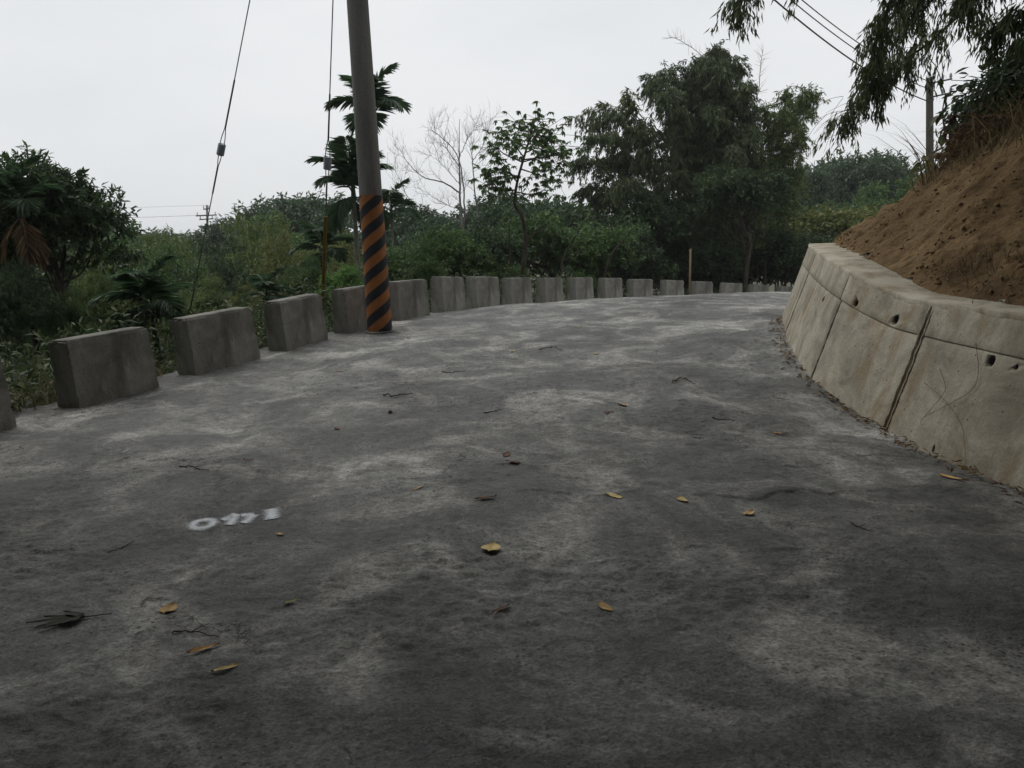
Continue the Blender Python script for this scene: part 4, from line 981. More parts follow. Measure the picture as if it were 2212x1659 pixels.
bm = bmesh.new(); bmesh.ops.create_cone(bm, cap_ends=True, segments=24, radius1=pole_r(POLE_H) + .01, radius2=.05, depth=.06); me = bpy.data.meshes.new('pole_cap'); bm.to_mesh(me); bm.free()
o = link('pole_cap', me, M['pole'], pole_root); o.location = pole_dir * (POLE_H + .03)
STRIPE_H = 1.98
V, F_ = pole_shell(.0, STRIPE_H, 24, .003); sleeve = link('painted_band', mesh_np('painted_band', V, F_, True), M['orange'], pole_root)
def stripe(h0, width, pitch_rad):
    """a band climbing round the pole; clipped to the painted height"""
    V = []; nth = 60; nw = 7; th = np.linspace(rad(-190), rad(10), nth)
    for w in np.linspace(0, 1, nw):
        for q in th:
            h = h0 + (q - rad(-90)) * pitch_rad + w * width; h = min(max(h, .0), STRIPE_H - .004)
            V.append(pole_dir * h + np.array([math.cos(q), math.sin(q), 0]) * (pole_r(h) + .0055))
    me = mesh_np('stripe', V, grid_faces(nw, nth), True)
    bm = bmesh.new(); bm.from_mesh(me); bmesh.ops.dissolve_degenerate(bm, dist=1e-5, edges=bm.edges); bm.to_mesh(me); bm.free(); return me
for k in range(-1, 8): link('stripe', stripe(.02 + k * .312 - .14, .152, .125), M['black'], pole_root)
# mortar collar where the new road meets the pole
t = Tubes(); t.add([np.array([math.cos(q), math.sin(q), 0]) * .205 + np.array([0, 0, .004]) for q in np.linspace(0, 2 * np.pi, 28)], .022, .022, 6); link('mortar_collar', t.mesh('mortar_collar'), M['road'], pole_root)

# guy wires
def guy(label, h_top, marks, anchor, guard=None, ins=0):
    """marks: picture points of the insulator; anchor: (a, b, D)"""
    top = pole_at(h_top); end = pt(*anchor); d = end - top; Ln = np.linalg.norm(d); d /= Ln
    root = empty('guy_wire', tuple(end)); org = end
    # arc length of the insulator: where the line passes picture row 'marks'
    ss = np.linspace(0, Ln, 3000); Q = top + ss[:, None] * d; dd = Q - CAM; zz = dd @ _f; rows = 829.5 - FPX * (dd @ _u) / zz
    row = lambda v: ss[int(np.argmin(np.abs(rows - v)))]
    s0 = row(marks); il = .19
    ic = top + d * s0
    side = unit(np.cross(d, [0, 1, 0])); 
    t = Tubes(); t.add([top - org, ic - d * (il / 2 + .28) - org], .009, .009, 5); t.add([ic + d * (il / 2 + .2) - org, end - org], .009, .009, 5); link('cable', t.mesh('cable'), M['cable'], root)
    for q0, q1 in ((top + d * row(marks - 150), ic - d * (il / 2 + .26)), (ic + d * (il / 2 + .18), top + d * row(marks + 95))):
        t = Tubes(); t.add([q0 - org, q1 - org], .014, .014, 6); link('wire_grip', t.mesh('wire_grip'), M['cable'], root)
    t = Tubes()
    for sg in (-1, 1):
        t.add(rail([ic - d * (il / 2 + .30) - org, ic - d * (il / 2 + .12) + side * sg * .028 - org, ic - d * (il / 2 - .03) + side * sg * .036 - org], 7), .008, .008, 5)
        t.add(rail([ic + d * (il / 2 + .22) - org, ic + d * (il / 2 + .08) + side * sg * .02 - org, ic + d * (il / 2 - .03) + side * sg * .024 - org], 7), .008, .008, 5)
    link('wire_loop', t.mesh('wire_loop'), M['cable'], root)
    t = Tubes(); zz_ = np.array([-.5, -.47, -.42, 0, .42, .47, .5]); rr = np.array([.85, .97, 1, .98, 1, .97, .85]) * .062
    t.add([ic + d * il * z - org for z in zz_], rr, rr, 20); link('insulator', t.mesh('insulator', True), M['porcelain'], root)
    if guard:
        t = Tubes(); t.add([top + d * row(guard[0]) - org, top + d * row(guard[1]) - org], .030, .030, 10); link('guard_tube', t.mesh('guard_tube'), M['guard_yellow'], root)
    t = Tubes(); t.add([end - d * .7 - org, end + d * .4 - org], .012, .012, 6); link('anchor_rod', t.mesh('anchor_rod'), M['iron'], root)
    tag(root, label, 'guy wire')
guy('slanting guy wire with grey insulator on the left, against the open sky', 9.6, 323, (405, 700, 14.2))
guy('steep guy wire with yellow guard tube left of the striped pole', 7.6, 353, (696, 690, 13.2), (468, 690))

# ------------------------------------------------------------------ second pole on the right and the overhead cables
P2 = pt(2013, 640, 34); P2[2] = float(zground(np.array(P2[0]), np.array(P2[1]))); P2T = pt(2008, 168, 34); H2 = P2T[2] - P2[2]
d2 = (P2T - P2) / H2
r2 = empty('utility_pole', tuple(P2)); tag(r2, 'weathered slim utility pole with two side brackets behind the earth bank', 'utility pole')
t = Tubes(); t.add([d2 * h for h in np.linspace(-.4, H2, 20)], .19, .135, 14); M['old_pole'] = simple('old_pole', (.085, .075, .062), .9, .4, 4, .4, .01); link('shaft', t.mesh('shaft'), M['old_pole'], r2)
for v_, w_ in ((178, 42), (208, 40)):
    h = (pt(2009, v_ + 4, 34) - P2)[2]
    t = Tubes(); t.add([d2 * h + np.array([-.1, -.14, 0]), d2 * h + np.array([w_ * 34 / FPX, -.14, .16])], .035, .035, 6); br = link('bracket', t.mesh('bracket'), M['iron'], r2)
    for x in (.45, .78):
        t = Tubes(); b = d2 * h + np.array([x, -.14, .16 * x / .8]); t.add([b, b + [0, 0, .10], b + [0, 0, .20], b + [0, 0, .24]], np.array([.03, .06, .045, .02]), 0.0 * np.ones(4), 8); link('insulator', t.mesh('insulator'), M['porcelain'], br)
def wire(name, label, A, B, sag, r, mat, n=40, group=None):
    tt = np.linspace(0, 1, n)[:, None]; p = A * (1 - tt) + B * tt; p[:, 2] -= sag * 4 * (tt[:, 0] * (1 - tt[:, 0]))
    t = Tubes(); t.add(p - A, r, r, 6); o = link(name, t.mesh(name), M[mat]); o.location = A; tag(o, label, 'cable', group); return o
WG = 'overhead cables from the striped pole'
wire('overhead_cable', 'uppermost of the three overhead cables crossing the upper right sky', pole_at(10.5) + [.1, 0, 0], P2 + d2 * (H2 - .15), 1.05, .016, 'black_cable', 40, WG)
wire('overhead_cable', 'middle of the three overhead cables crossing the upper right sky', pole_at(10.32) + [.1, 0, 0], P2 + d2 * (H2 - .45), 1.05, .016, 'black_cable', 40, WG)
wire('overhead_cable', 'lowest and thickest overhead cable crossing the upper right sky', pole_at(10.1) + [.1, 0, 0], P2 + d2 * (H2 - .95), 1.05, .022, 'black_cable', 40, WG)
wire('overhead_cable', 'thin cable running on to the right from the slim utility pole', P2 + d2 * (H2 - .35) + [.8, -.14, .2], P2 + np.array([30, -4, 10.5]), .8, .014, 'black_cable', 40, WG)
# distant pole
DP = pt(450, 560, 92); DPT = pt(447, 443, 92)
r3 = empty('utility_pole', tuple(DP)); tag(r3, 'distant power pole with crossarms on the left skyline', 'utility pole')
dh = DPT - DP; t = Tubes(); t.add([dh * -1.2, dh], .17, .12, 10); link('shaft', t.mesh('shaft'), M['pole'], r3)
for v_, w_ in ((452, .35), (466, 1.2), (474, .8)):
    c = pt(447, v_, 92) - DP; t = Tubes(); t.add([c + [-w_, -.15, 0], c + [w_, -.15, .05]], .07, .07, 6); ca = link('crossarm', t.mesh('crossarm'), M['iron'], r3)
    for x in (-w_ * .85, w_ * .85):
        t = Tubes(); t.add([c + [x, -.15, .06], c + [x, -.15, .4]], .06, .05, 6); link('insulator', t.mesh('insulator'), M['porcelain'], ca)
wire('power_line', 'faint upper power line running left from the distant pole', DPT, pt(-300, 425, 80), .6, .012, 'cable', 30, 'power lines on the left skyline')
wire('power_line', 'faint lower power line running left from the distant pole crossarm', pt(445, 464, 92), pt(-300, 450, 80), .6, .018, 'cable', 30, 'power lines on the left skyline')

# bamboo stake behind the blocks
b = pt(1489, 640, 26.4); tp = pt(1490, 538, 26.4); t = Tubes(); zb = float(zground(np.array(b[0]), np.array(b[1])))
o = link('bamboo_stake', t.add([np.array([0, 0, -.3]), np.array([.01, 0, .8]), np.array([0.03, 0, tp[2] - zb])], .04, .033, 8).mesh('bamboo_stake'), M['dry_culm']); o.location = (b[0], b[1], zb); tag(o, 'upright tan bamboo stake standing behind the guard blocks', 'stake')

# ------------------------------------------------------------------ undergrowth and grass
def scatter_left():
    rg = np.random.default_rng(131); P = []; A = []
    arc = np.r_[0, np.cumsum(np.hypot(np.diff(LEFT[:, 0]), np.diff(LEFT[:, 1])))]
    n = 24000; s = rg.uniform(arc[2], arc[-4], n) ; s = arc[2] + (arc[-4] - arc[2]) * rg.random(n) ** 1.4
    x = np.interp(s, arc, LEFT[:, 0]); y = np.interp(s, arc, LEFT[:, 1])
    tx = np.interp(s + .1, arc, LEFT[:, 0]) - x; ty = np.interp(s + .1, arc, LEFT[:, 1]) - y; l = np.hypot(tx, ty) + 1e-9
    w = .5 + rg.random(n) ** 1.3 * 3.4; x = x - ty / l * w; y = y + tx / l * w
    hmax = .15 + .9 * np.clip(fbm(x * .8, y * .8, 2, 4) * .5 + .5, 0, 2) + np.clip(w - .8, 0, 3) * .2
    z = zground(x, y) + rg.random(n) ** .7 * hmax
    ax = unit(rdir(n, rg) + np.array([0, 0, .1])); 
    me = leaves_mesh('undergrowth', np.stack([x, y, z], -1), ax, rdir(n, rg) + np.array([0, 0, 1.2]), .17 * rg.uniform(.5, 1.2, n), .035 * rg.uniform(.7, 1.5, n), .1, .25)
    tag(link('undergrowth', me, M['bamboo_leaf']), 'low leafy undergrowth just beyond the guard blocks', None, None, 'stuff')
scatter_left()
def blades(name, base, height, width, bend, mat, label, rg, dirs=None):
    """grass blades: three segment ribbons"""
    n = len(base); d = unit(np.c_[rg.normal(size=(n, 2)), np.zeros(n)] if dirs is None else dirs); s = np.cross(d, [0, 0, 1.0]); h = height[:, None]; w = width[:, None]; bd = bend[:, None]
    lv = []
    for f, ww in ((0, 1), (.4, .85), (.75, .55), (1, .08)):
        c = base + np.array([0, 0, 1.0]) * h * (f - .45 * bd * f ** 2) + d * h * bd * f ** 1.8
        lv += [c - s * w * ww / 2, c + s * w * ww / 2]
    V = np.stack(lv, 1).reshape(-1, 3); i = np.arange(n)[:, None] * 8
    F_ = np.concatenate([i + np.array([[0, 1, 3, 2]]), i + np.array([[2, 3, 5, 4]]), i + np.array([[4, 5, 7, 6]])], 0)
    return tag(link(name, mesh_np(name, V, F_), M[mat]), label, None, None, 'stuff')
def bank_plants():
    rg = np.random.default_rng(141)
    # dry grass over the upper bank
    C = []
    for k in range(150):
        a = rg.uniform(2010, 2330); lim = 378 - (a - 2010) * .50
        p = bank_point(a, lim + rg.normal() * 14 - 4)
        if p is None: p = pt(a, lim + 20, 11.5); p[2] = float(bank_z(p[0], p[1]))
        C.append(p)
    C = np.array(C)
    # also beyond the skyline, higher up the slope
    ex = np.stack([rg.uniform(6.8, 10, 160), rg.uniform(8, 14, 160)], -1); C = np.vstack([C, np.c_[ex, bank_z(ex[:, 0], ex[:, 1])]])
    m_ = 6; base = np.repeat(C, m_, 0) + np.c_[rg.normal(size=(len(C) * m_, 2)) * .22, np.zeros(len(C) * m_)]; base[:, 2] = bank_z(base[:, 0], base[:, 1]) - .03
    n = len(base); blades('dry_grass', base, rg.uniform(.2, .9, n) ** 1.2, rg.uniform(.006, .014, n), rg.uniform(.5, 1.9, n), 'dry_grass', 'tangled dry grass along the top of the earth bank', rg)
    # a few straggling tufts on the loose soil
    C = np.array([q for q in (bank_point(a, b) for a, b in ((2085, 575), (2110, 590), (2130, 600), (2060, 585), (2180, 600), (2200, 560), (2120, 570), (2150, 625), (2195, 640))) if q is not None])
    base = np.repeat(C, 26, 0); base = base + np.c_[rg.normal(size=(len(base), 2)) * .10, np.zeros(len(base))]; base[:, 2] = bank_z(base[:, 0], base[:, 1]) - .01; n = len(base)
    blades('dead_grass', base, rg.uniform(.10, .34, n), rg.uniform(.003, .007, n), rg.uniform(.6, 1.5, n), 'dry_grass', 'withered straw lying on the lower earth bank', rg)
    # long reed leaves arching left of the far pole
    p0 = bank_point(2000, 400); p0 = p0 if p0 is not None else pt(2000, 395, 12)
    base = p0 + np.c_[rg.normal(size=(14, 2)) * .08, np.zeros(14)]; n = 14
    o = blades('reed_grass', base, rg.uniform(.8, 1.5, n), np.full(n, .014), rg.uniform(.5, .9, n), 'dry_grass', None, rg, np.c_[-np.abs(rg.normal(size=n)) - .4, rg.normal(size=n) * .5, np.zeros(n)])
    del o['kind']; tag(o, 'reed tuft with long blades arching left of the slim utility pole', 'grass')
bank_plants()
def bank_shrubs():
    rg = np.random.default_rng(151)
    for nm, label, a, b, D, R, n, leaf, mat in (
        ('vine_bush', 'bush of big dark heart leaves beside the slim utility pole', 2130, 245, 12.2, (.62, .6, .75), 260, (.20, .15), 'dark_leaf'),
        ('vine_bush', 'withered purple brown leaves hanging under the heart leaf bush', 2085, 300, 11.6, (.36, .4, .55), 170, (.16, .085), 'dark_dead_leaf'),
        ('vine_bush', 'dark green thicket in the right picture edge above the soil', 2200, 210, 11.4, (.75, .8, .95), 2600, (.16, .05), 'dark_leaf'),
        ('vine_bush', 'brown dry thicket above the bare soil at right', 2165, 310, 11.0, (.7, .6, .5), 1700, (.15, .03), 'dead_leaf'),
        ('vine_bush', 'dark shrub overhanging the soil just left of the right picture edge', 2165, 255, 11.8, (.6, .6, .6), 1900, (.13, .05), 'dark_leaf'),
        ('vine_bush', 'brown withered shrub at the skyline of the bank', 2115, 330, 11.6, (.42, .45, .34), 800, (.12, .035), 'dark_dead_leaf'),
        ('vine_bush', 'rooty dark tangle where the bank meets the right picture edge', 2225, 290, 10.6, (.6, .6, .4), 1500, (.14, .03), 'dark_dead_leaf'),
        ('vine_bush', 'olive leaved vine at the foot of the slim utility pole', 2025, 385, 12.6, (.36, .4, .36), 150, (.16, .12), 'olive_leaf')):
        c = pt(a, b, D); zb = float(bank_z(c[0], c[1])); root = empty(nm, (c[0], c[1], zb)); h = c[2] - zb
        d = rdir(n, rg); P = np.array([0, 0, h]) + d * np.array(R) * (rg.random(n) ** .45)[:, None] * (1 + .35 * fbm(d[:, 0] * 2 + a, d[:, 2] * 2, 2))[:, None]
        ax = unit(d * .5 + rdir(n, rg) * .6 + np.array([0, 0, -.55]))
        link('foliage', leaves_mesh('foliage', P, ax, d * .6 + rdir(n, rg) * .5 + np.array([0, -.3, .5]), leaf[0] * rg.uniform(.5, 1.2, n), leaf[1] * rg.uniform(.6, 1.2, n), .08, .2, True), M[mat], root)
        t = Tubes()
        for k in range(12):
            e = P[rg.integers(n)]; t.add(rail([(rg.normal() * .1, rg.normal() * .1, -.2), e * .5 + rg.normal(size=3) * .12, e], 7), .014, .004, 5, False)
        link('stems', t.mesh('stems'), M['twig'], root); tag(root, label, 'bush')
    # a climbing stem with a few leaves against the sky
    D = 12.0; pts = [(2050, 330), (2035, 250), (2040, 200), (2022, 150), (2000, 108), (1985, 95)]
    q = np.array([pt(a, b, D) for a, b in pts]); root = empty('climbing_vine', (q[0][0], q[0][1], float(bank_z(q[0][0], q[0][1])))); org = np.array(root.location); q = np.vstack([[org + [0, 0, -.1]], q]) - org
    t = Tubes(); path = rail(q, 30); path[3:] += rg.normal(size=(27, 3)) * .012; t.add(path, .012, .004, 5); link('stem', t.mesh('stem'), M['twig'], root)
    P = np.array([pt(a, b, D) - org for a, b in ((1978, 92), (1972, 100), (1965, 108), (1992, 80), (2000, 84), (2030, 170), (2044, 215), (2036, 240), (2040, 268))]); n = len(P)
    link('foliage', leaves_mesh('foliage', P, rdir(n, rg) * .5 + np.array([0, 0, -.8]), rdir(n, rg) + np.array([0, -1, 0]), .17 * rg.uniform(.6, 1.1, n), .09 * np.ones(n), .1, .2, True), M['dark_leaf'], root)
    tag(root, 'bent climbing stem with few leaves standing out against the sky', 'vine')
bank_shrubs()
def left_brush():
    rg = np.random.default_rng(181); n = 1500
    y = rg.uniform(4.8, 9.2, n); x = np.interp(y, LEFT[:14, 1], LEFT[:14, 0]) - rg.uniform(.42, 1.5, n)
    base = np.c_[x, y, zground(x, y) - .02]
    blades('dry_brush', base, rg.uniform(.25, .95, n), rg.uniform(.004, .010, n), rg.uniform(.4, 1.8, n), 'dry_grass', 'dry brown brush and stems between the nearest guard blocks', rg)
left_brush()
def soil_clods():
    rg = np.random.default_rng(161); bm = bmesh.new(); bmesh.ops.create_icosphere(bm, subdivisions=1, radius=1); ico = np.array([v.co[:] for v in bm.verts]); fc = np.array([[v.index for v in f.verts] for f in bm.faces]); bm.free()
    V = []; F_ = []; n = 0; K_ = 4200
    sv = rg.uniform(SJ[0] + 2.5, SJ[3] + 3.0, K_); XY = np.array([(lambda q: (q[0] + q[1] * (BATTER + .34 + rg.random() ** 1.3 * 3.8))[:2])(wc(q_)) for q_ in sv])
    Zc = bank_z(XY[:, 0], XY[:, 1]) + soil_relief(XY[:, 0], XY[:, 1])
    for (x, y), z in zip(XY, Zc):
        r = .006 + .019 * rg.random() ** 4
        q = ico * rg.uniform(.6, 1.25, (len(ico), 3)) * r * rg.uniform(.6, 1.5, 3); V.append(q + [x, y, z + r * .1]); F_.append(fc + n); n += len(ico)
    tag(link('soil_clods', mesh_np('soil_clods', np.vstack(V), np.vstack(F_), False), simple('clod_soil', (0.215, 0.145, 0.077), .97, .35, 6, .3, .004, .1)), 'loose clods and crumbs of earth on the bank', None, None, 'stuff')
soil_clods()

# ------------------------------------------------------------------ litter, fallen leaves, twigs, number
def litter():
    rg = np.random.default_rng(171); n = 430
    s = rg.uniform(s_of(3.5), SJ[3] + 1.6, n); P = []
    for q in s:
        p, nn = wc(q); w = -.02 - abs(rg.normal()) * .075; x, y = (p + nn * w)[:2]; P.append((x, y, float(zroad(np.array(x), np.array(y))) + .012 + rg.random() * .02))
    P = np.array(P); me = leaves_mesh('leaf_litter', P, rdir(n, rg) * np.array([1, 1, .3]), rdir(n, rg) + np.array([0, 0, 1.4]), .075 * rg.uniform(.3, 1.2, n), .022 * rg.uniform(.5, 1.3, n), .2, .1, True)
    tag(link('leaf_litter', me, M['dead_leaf']), 'dead leaves and bits gathered along the foot of the wall', None, None, 'stuff')
litter()
def lf(name, col):
    m, nt, o = new_mat(name); v = coords(nt); c = ramp(nt, [(.3, [x * .6 for x in col]), (.55, col), (.8, [min(1, x * 1.25) for x in col])], noise(nt, v, 30, 5))
    finish(nt, o, c.outputs['Color'], .75, noise(nt, v, 60, 3), .3, .002, .3); return m
LEAFM = {'yellow': lf('yellow_leaf', (.72, .55, .24)), 'tan': lf('tan_leaf', (.60, .40, .17)), 'orange': lf('orange_leaf', (.50, .28, .10)), 'brown': lf('brown_leaf', (.17, .085, .05)), 'green': lf('green_leaf', (.34, .33, .11)), 'dark': lf('dark_frond', (.035, .04, .018))}
def leaf_blade(L, W, curl, twist, seed):
    rg = random.Random(seed); V = []; nu, nv = 9, 5
    for i in range(nu):
        f = i / (nu - 1); w = W * (math.sin(math.pi * (f ** .8)) ** .75 * .97 + .03) * rg.uniform(.9, 1.08)
        for j in range(nv):
            g = (j / (nv - 1) - .5)
            z = curl * L * ((f - .5) ** 2 * .9) + min(W, .4 * L) * (.16 + curl) * (abs(g) ** 1.5) * 1.4 + twist * g * (f - .5) * L
            V.append(((f - .5) * L, g * w * (1 - .25 * curl), z + rg.uniform(-1, 1) * .002))
    i = 0; zs = min(v[2] for v in V); V = [(x, y, z - zs + .003) for x, y, z in V]
    # stalk
    n = len(V); V += [(-.5 * L, -.0015, .006), (-.5 * L, .0015, .006), (-.62 * L, .001, .010), (-.62 * L, -.001, .010)]
    F_ = np.vstack([grid_faces(nu, nv), [[n, n + 1, n + 2, n + 3]]])
    me = mesh_np('fallen_leaf', V, F_, True); return me
def road_frame(a, b, ang):
    p = on_road(a, b); q = on_road(a + 12 * math.cos(ang), b - 12 * math.sin(ang)); return p, math.atan2(q[1] - p[1], q[0] - p[0]), np.linalg.norm(q - p) / 12
LG = 'fallen leaves scattered on the road'
FL = [(1325, 1073, 46, .34, -12, 'yellow', .5, 'largest yellow leaf on the crack in mid road'), (1474, 1082, 34, .5, -20, 'yellow', .7, 'yellow leaf at the right end of the mid road crack'),
      (1618, 1111, 28, .75, 20, 'tan', .8, 'curled tan leaf alone right of the two yellow crack leaves'), (1061, 1187, 34, .85, 60, 'yellow', .8, 'roundish notched yellow leaf in the middle foreground'),
      (1307, 1314, 44, .42, -22, 'tan', .9, 'rolled tan leaf in the foreground right of the brown curl'), (1082, 1318, 52, .2, 25, 'brown', .6, 'thin brown curled leaf in the middle foreground'),
      (366, 1318, 25, .9, 40, 'tan', .9, 'round crumpled tan leaf near the dark frond sprig'), (440, 1404, 62, .26, 12, 'orange', .4, 'long orange leaf, upper of the near left pair'),
      (487, 1447, 52, .30, 20, 'yellow', .4, 'pointed yellow leaf, nearest of all to the viewer'), (605, 1156, 24, .4, -10, 'yellow', .6, 'small yellow leaf just below the white painted number'),
      (628, 1302, 32, .3, 5, 'green', .4, 'greenish yellow leaf left of the middle foreground'), (1050, 1078, 46, .28, 6, 'brown', .5, 'reddish brown leaf left of the mid road crack'),
      (1345, 876, 28, .4, -15, 'tan', .6, 'tan leaf, right one of the pair beyond the crack'), (1314, 892, 28, .4, 15, 'brown', .7, 'brown leaf, left one of the pair beyond the crack'),
      (1108, 760, 15, .5, 10, 'yellow', .7, 'small yellow leaf on the far road, left of another'), (1288, 765, 16, .5, -10, 'yellow', .7, 'small yellow leaf on the far road, right of another'),
      (1247, 708, 11, .5, 0, 'yellow', .7, 'tiny yellow leaf farthest up the road'), (1683, 938, 36, .25, -4, 'orange', .5, 'long orange leaf near the wall, right part of road'),
      (728, 927, 20, .5, -20, 'brown', .7, 'brown leaf in the left half of the road'), (537, 995, 22, .4, 0, 'brown', .7, 'brown leaf farther left, above the painted number'),
      (1108, 1000, 36, .3, -4, 'brown', .6, 'brown leaf on the dark rough patch, lower of two'), (1094, 984, 22, .4, 50, 'brown', .9, 'brown leaf on the dark rough patch, upper of two'),
      (735, 802, 18, .3, -5, 'tan', .5, 'small tan leaf on the left far road before the pole'), (905, 1055, 36, .16, 25, 'tan', .4, 'slim tan leaf standing up left of the reddish brown one'),
      (842, 890, 13, .6, 60, 'brown', .9, 'tiny brown leaf standing on the left half of the road'), (2060, 1035, 56, .25, -14, 'tan', .6, 'tan leaf lying at the wall foot near right edge'),
      (845, 705, 12, .5, 0, 'orange', .7, 'tiny orange leaf at the foot of the striped pole')]
for k, (a, b, L, w, ang, col, curl, label) in enumerate(FL):
    p, yaw, sc = road_frame(a, b, rad(ang)); Lm = L * np.linalg.norm(p - CAM) / FPX * (1.0 if abs(ang) < 35 else 1.5)
    o = link('fallen_leaf', leaf_blade(Lm, Lm * w, curl * .16, .10 * (-1) ** k, k), LEAFM[col]); o.location = (p[0], p[1], p[2] + .002); o.rotation_euler = (random.uniform(-.1, .1), random.uniform(-.08, .08), yaw); tag(o, label, 'leaf', LG)
TWG = 'twigs lying on the road'
TW = [([(1452, 828), (1475, 819), (1504, 832)], .012, 'dark bent twig on the far right half of the road'), ([(828, 855), (860, 858), (892, 852)], .012, 'dark curved twig across the left half of the road'),
      ([(955, 804), (980, 806), (1005, 802)], .009, 'short dark twig on the far middle road'), ([(372, 1371), (415, 1366), (474, 1379)], .006, 'thin dark twig near the long orange leaf'),
      ([(232, 1195), (262, 1186), (290, 1171)], .005, 'thin reddish twig left of the painted number'), ([(1538, 905), (1560, 907), (1588, 910)], .009, 'straight dark twig right of the far leaf pair'),
      ([(1165, 756), (1190, 752), (1215, 757)], .012, 'dark twig on the far road between two small leaves'), ([(1838, 1132), (1860, 1142), (1888, 1150)], .007, 'dark twig on the right foreground road near the wall'),
      ([(1045, 893), (1068, 890), (1085, 885)], .009, 'short twig left of the far leaf pair'), ([(388, 1010), (420, 1012), (452, 1018)], .009, 'dark twig at far left above the painted number'),
      ([(1825, 870), (1880, 905), (1912, 926), (1960, 922)], .007, 'long thin stick lying against the wall foot by the joint')]
for pts, r, label in TW:
    q = np.array([on_road(a, b) + [0, 0, r] for a, b in pts]); path = rail(q, 12); path[1:-1] += RNG.normal(size=(10, 3)) * r * .5; c = path[0].copy()
    r = r * .7; t = Tubes(); t.add(path - c, r * .8, r * .35, 6); i = 5; t.add([path[i] - c, path[i] - c + (path[8] - path[5]) * .6 + np.array([.03, .05, .015])], r * .45, r * .2, 5)
    o = link('twig', t.mesh('twig'), M['twig']); o.location = c; tag(o, label, 'twig', TWG)
def sprig():
    p, yaw, sc = road_frame(170, 1338, rad(8)); root = empty('frond_sprig', tuple(p)); rg = np.random.default_rng(9)
    t = Tubes(); t.add([(.16, .02, .01), (.06, 0, .012), (-.02, 0, .012)], .003, .004, 5); link('stem', t.mesh('stem'), LEAFM['dark'], root)
    for k, (an, L) in enumerate(((170, .22), (186, .28), (206, .22), (152, .15), (228, .13))):
        o = link('leaflet', leaf_blade(L, .046, .04, .0, 50 + k), LEAFM['dark'], root); o.location = (.03 + L / 2 * math.cos(rad(an)), L / 2 * math.sin(rad(an)), .004 + .003 * k); o.rotation_euler = (.04 * k - .08, -.02, rad(an))
    root.scale = (.8, .8, .8); root.rotation_euler = (0, 0, yaw); tag(root, 'dark green frond sprig lying in the left foreground', 'leaf')
sprig()
# dry vines hanging on the wall face
def vines():
    t = Tubes(); pts = [[(2108, 745), (2112, 800), (2095, 845), (2040, 880), (1985, 910)], [(2030, 800), (2042, 830), (2036, 855), (1990, 905), (1990, 920)], [(1995, 830), (2030, 860), (2070, 905), (2080, 960), (2085, 1005)]]
    ss = np.arange(SJ[0] + 1, SJ[2], .03); hh = np.arange(0, 1, .025); W = np.array([[wall_pt(s, h, -.02) for h in (0.0, 1.0)] for s in ss]); W = W[:, :1] + (W[:, 1:] - W[:, :1]) * hh[None, :, None]; d = W - CAM; z = d @ _f; U_ = 1106 + FPX * (d @ _r) / z; V_ = 829.5 - FPX * (d @ _u) / z
    q0 = None
    for pp in pts:
        q = [W[np.unravel_index(np.argmin((U_ - a) ** 2 + (V_ - b) ** 2), U_.shape)] for a, b in pp]; q0 = q[0] if q0 is None else q0; t.add(rail(q, 24) - q0, .0022, .0014, 4)
    o = link('dry_vine', t.mesh('dry_vine'), M['pale_twig']); o.location = q0; tag(o, 'thin dry vine stems trailing over the near wall panel', 'vine')
vines()
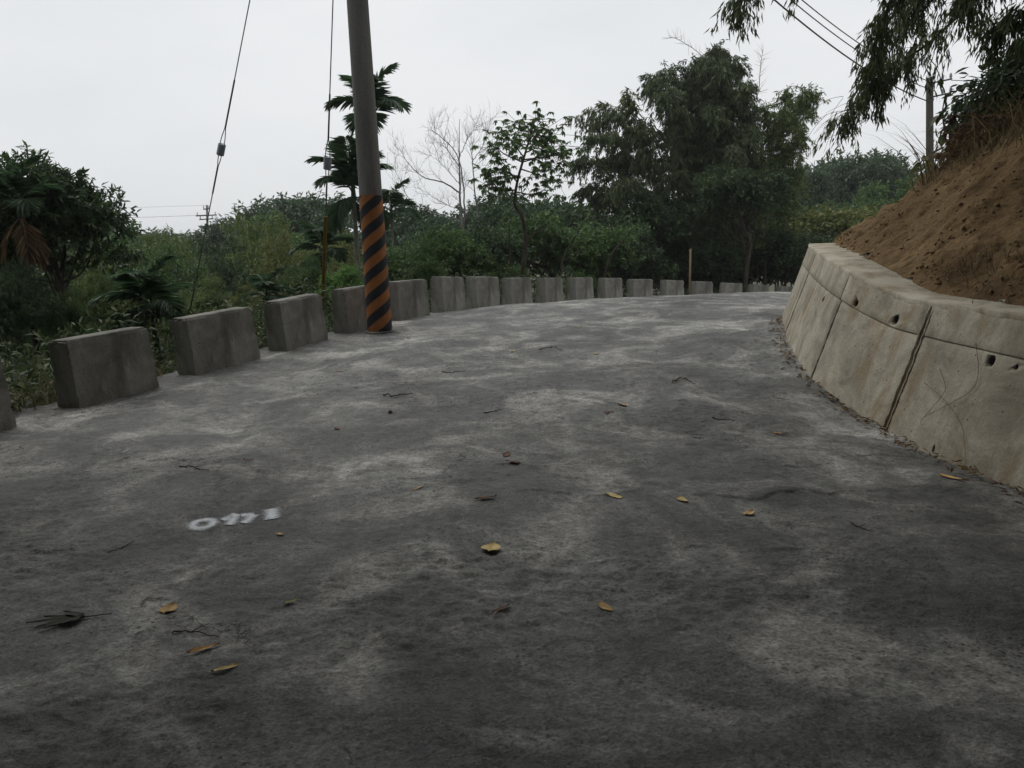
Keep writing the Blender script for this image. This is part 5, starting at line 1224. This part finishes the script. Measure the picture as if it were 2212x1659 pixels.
# sprayed white number
def number():
    m, nt, o = new_mat('spray_paint'); v = coords(nt)
    at = nt.nodes.new('ShaderNodeAttribute'); at.attribute_name = 'cover'
    n = noise(nt, v, 45, 5, .65); ad = N(nt, 'ShaderNodeMath'); ad.operation = 'MULTIPLY_ADD'; nt.links.new(n, ad.inputs[0]); ad.inputs[1].default_value = 1.1; nt.links.new(at.outputs['Fac'], ad.inputs[2])
    al = ramp(nt, [(.42, 0.0), (.70, .36), (1.0, .85)], None); sc = N(nt, 'ShaderNodeMath'); sc.operation = 'MULTIPLY'; sc.inputs[1].default_value = .72; nt.links.new(ad.outputs[0], sc.inputs[0]); nt.links.new(sc.outputs[0], al.inputs['Fac'])
    b = N(nt, 'ShaderNodeBsdfPrincipled', Roughness=.8); b.inputs['Base Color'].default_value = (.78, .82, .86, 1)
    tr = nt.nodes.new('ShaderNodeBsdfTransparent'); mx = nt.nodes.new('ShaderNodeMixShader'); nt.links.new(al.outputs['Color'], mx.inputs['Fac']); nt.links.new(tr.outputs['BSDF'], mx.inputs[1]); nt.links.new(b.outputs['BSDF'], mx.inputs[2]); nt.links.new(mx.outputs['Shader'], o.inputs['Surface'])
    root = empty('painted_number', tuple(on_road(505, 1120))); org = np.array(root.location)
    # picture-plan strokes turned into road points
    def z2(x, y): return (x * 600 / 2212 + 650) / 1.8228, (y * 250 / 922 + 1950) / 1.8228
    el = [(550 + 150 * math.cos(q), 425 - 58 * math.sin(q) - .16 * 150 * math.cos(q)) for q in np.linspace(0, 2 * math.pi, 22)]
    digits = [[el], [[(830, 368), (930, 340), (1050, 282)], [(1050, 285), (985, 360), (945, 440)]], [[(1105, 300), (1200, 292), (1290, 290)], [(1290, 290), (1225, 350), (1140, 412)]], [[(1540, 205), (1550, 280), (1555, 350)]]]
    wd = [.018, .019, .019, .026]
    for dg, w in zip(digits, wd):
        V = []; F_ = []; cov = []
        for st in dg:
            q = np.array([on_road(*z2(x, y)) for x, y in st]); path = rail(q, max(8, len(q) * 2 if len(q) > 8 else 12)); tg = np.gradient(path, axis=0); tg /= np.linalg.norm(tg, axis=1)[:, None]; sd = np.stack([-tg[:, 1], tg[:, 0], 0 * tg[:, 0]], -1)
            n0 = len(V)
            for p_, s_ in zip(path, sd):
                for f in np.linspace(-2.2, 2.2, 9):
                    x, y = (p_ + s_ * w * f)[:2]; V.append((x - org[0], y - org[1], .004 + .0004 * len(F_) - org[2])); cov.append(max(0, 1 - (abs(f) / 2.2) ** 1.1))
            F_.append(grid_faces(len(path), 9) + n0)
        V = np.array(V); V[:, 2] += zroad(V[:, 0] + org[0], V[:, 1] + org[1]) + road_relief(V[:, 0] + org[0], V[:, 1] + org[1])
        me = mesh_np('digit', V, np.vstack(F_), True); at_ = me.attributes.new('cover', 'FLOAT', 'POINT'); at_.data.foreach_set('value', np.array(cov, dtype=np.float32)); link('digit', me, m, root)
    tag(root, 'white spray painted number on the left foreground road', 'marking')
number()

# ------------------------------------------------------------------ damp air over the valley
HAZE = 0.0006
def haze_box():
    m = bpy.data.materials.new('haze'); m.use_nodes = True; nt = m.node_tree; nt.nodes.clear(); o = nt.nodes.new('ShaderNodeOutputMaterial')
    v = nt.nodes.new('ShaderNodeVolumePrincipled'); v.inputs['Color'].default_value = (.93, .95, 1, 1); v.inputs['Density'].default_value = HAZE; v.inputs['Anisotropy'].default_value = .2
    nt.links.new(v.outputs['Volume'], o.inputs['Volume'])
    zmin = float(GZ.min()) - 1.0
    bm = bmesh.new(); bmesh.ops.create_cube(bm, size=1.0); me = bpy.data.meshes.new('haze'); bm.to_mesh(me); bm.free(); me.materials.append(m)
    h = bpy.data.objects.new('haze', me); COL.objects.link(h); h.scale = (1900, 1900, 26 - zmin); h.location = (0, 12, (26 + zmin) / 2); tag(h, None, None, None, 'stuff')
haze_box()
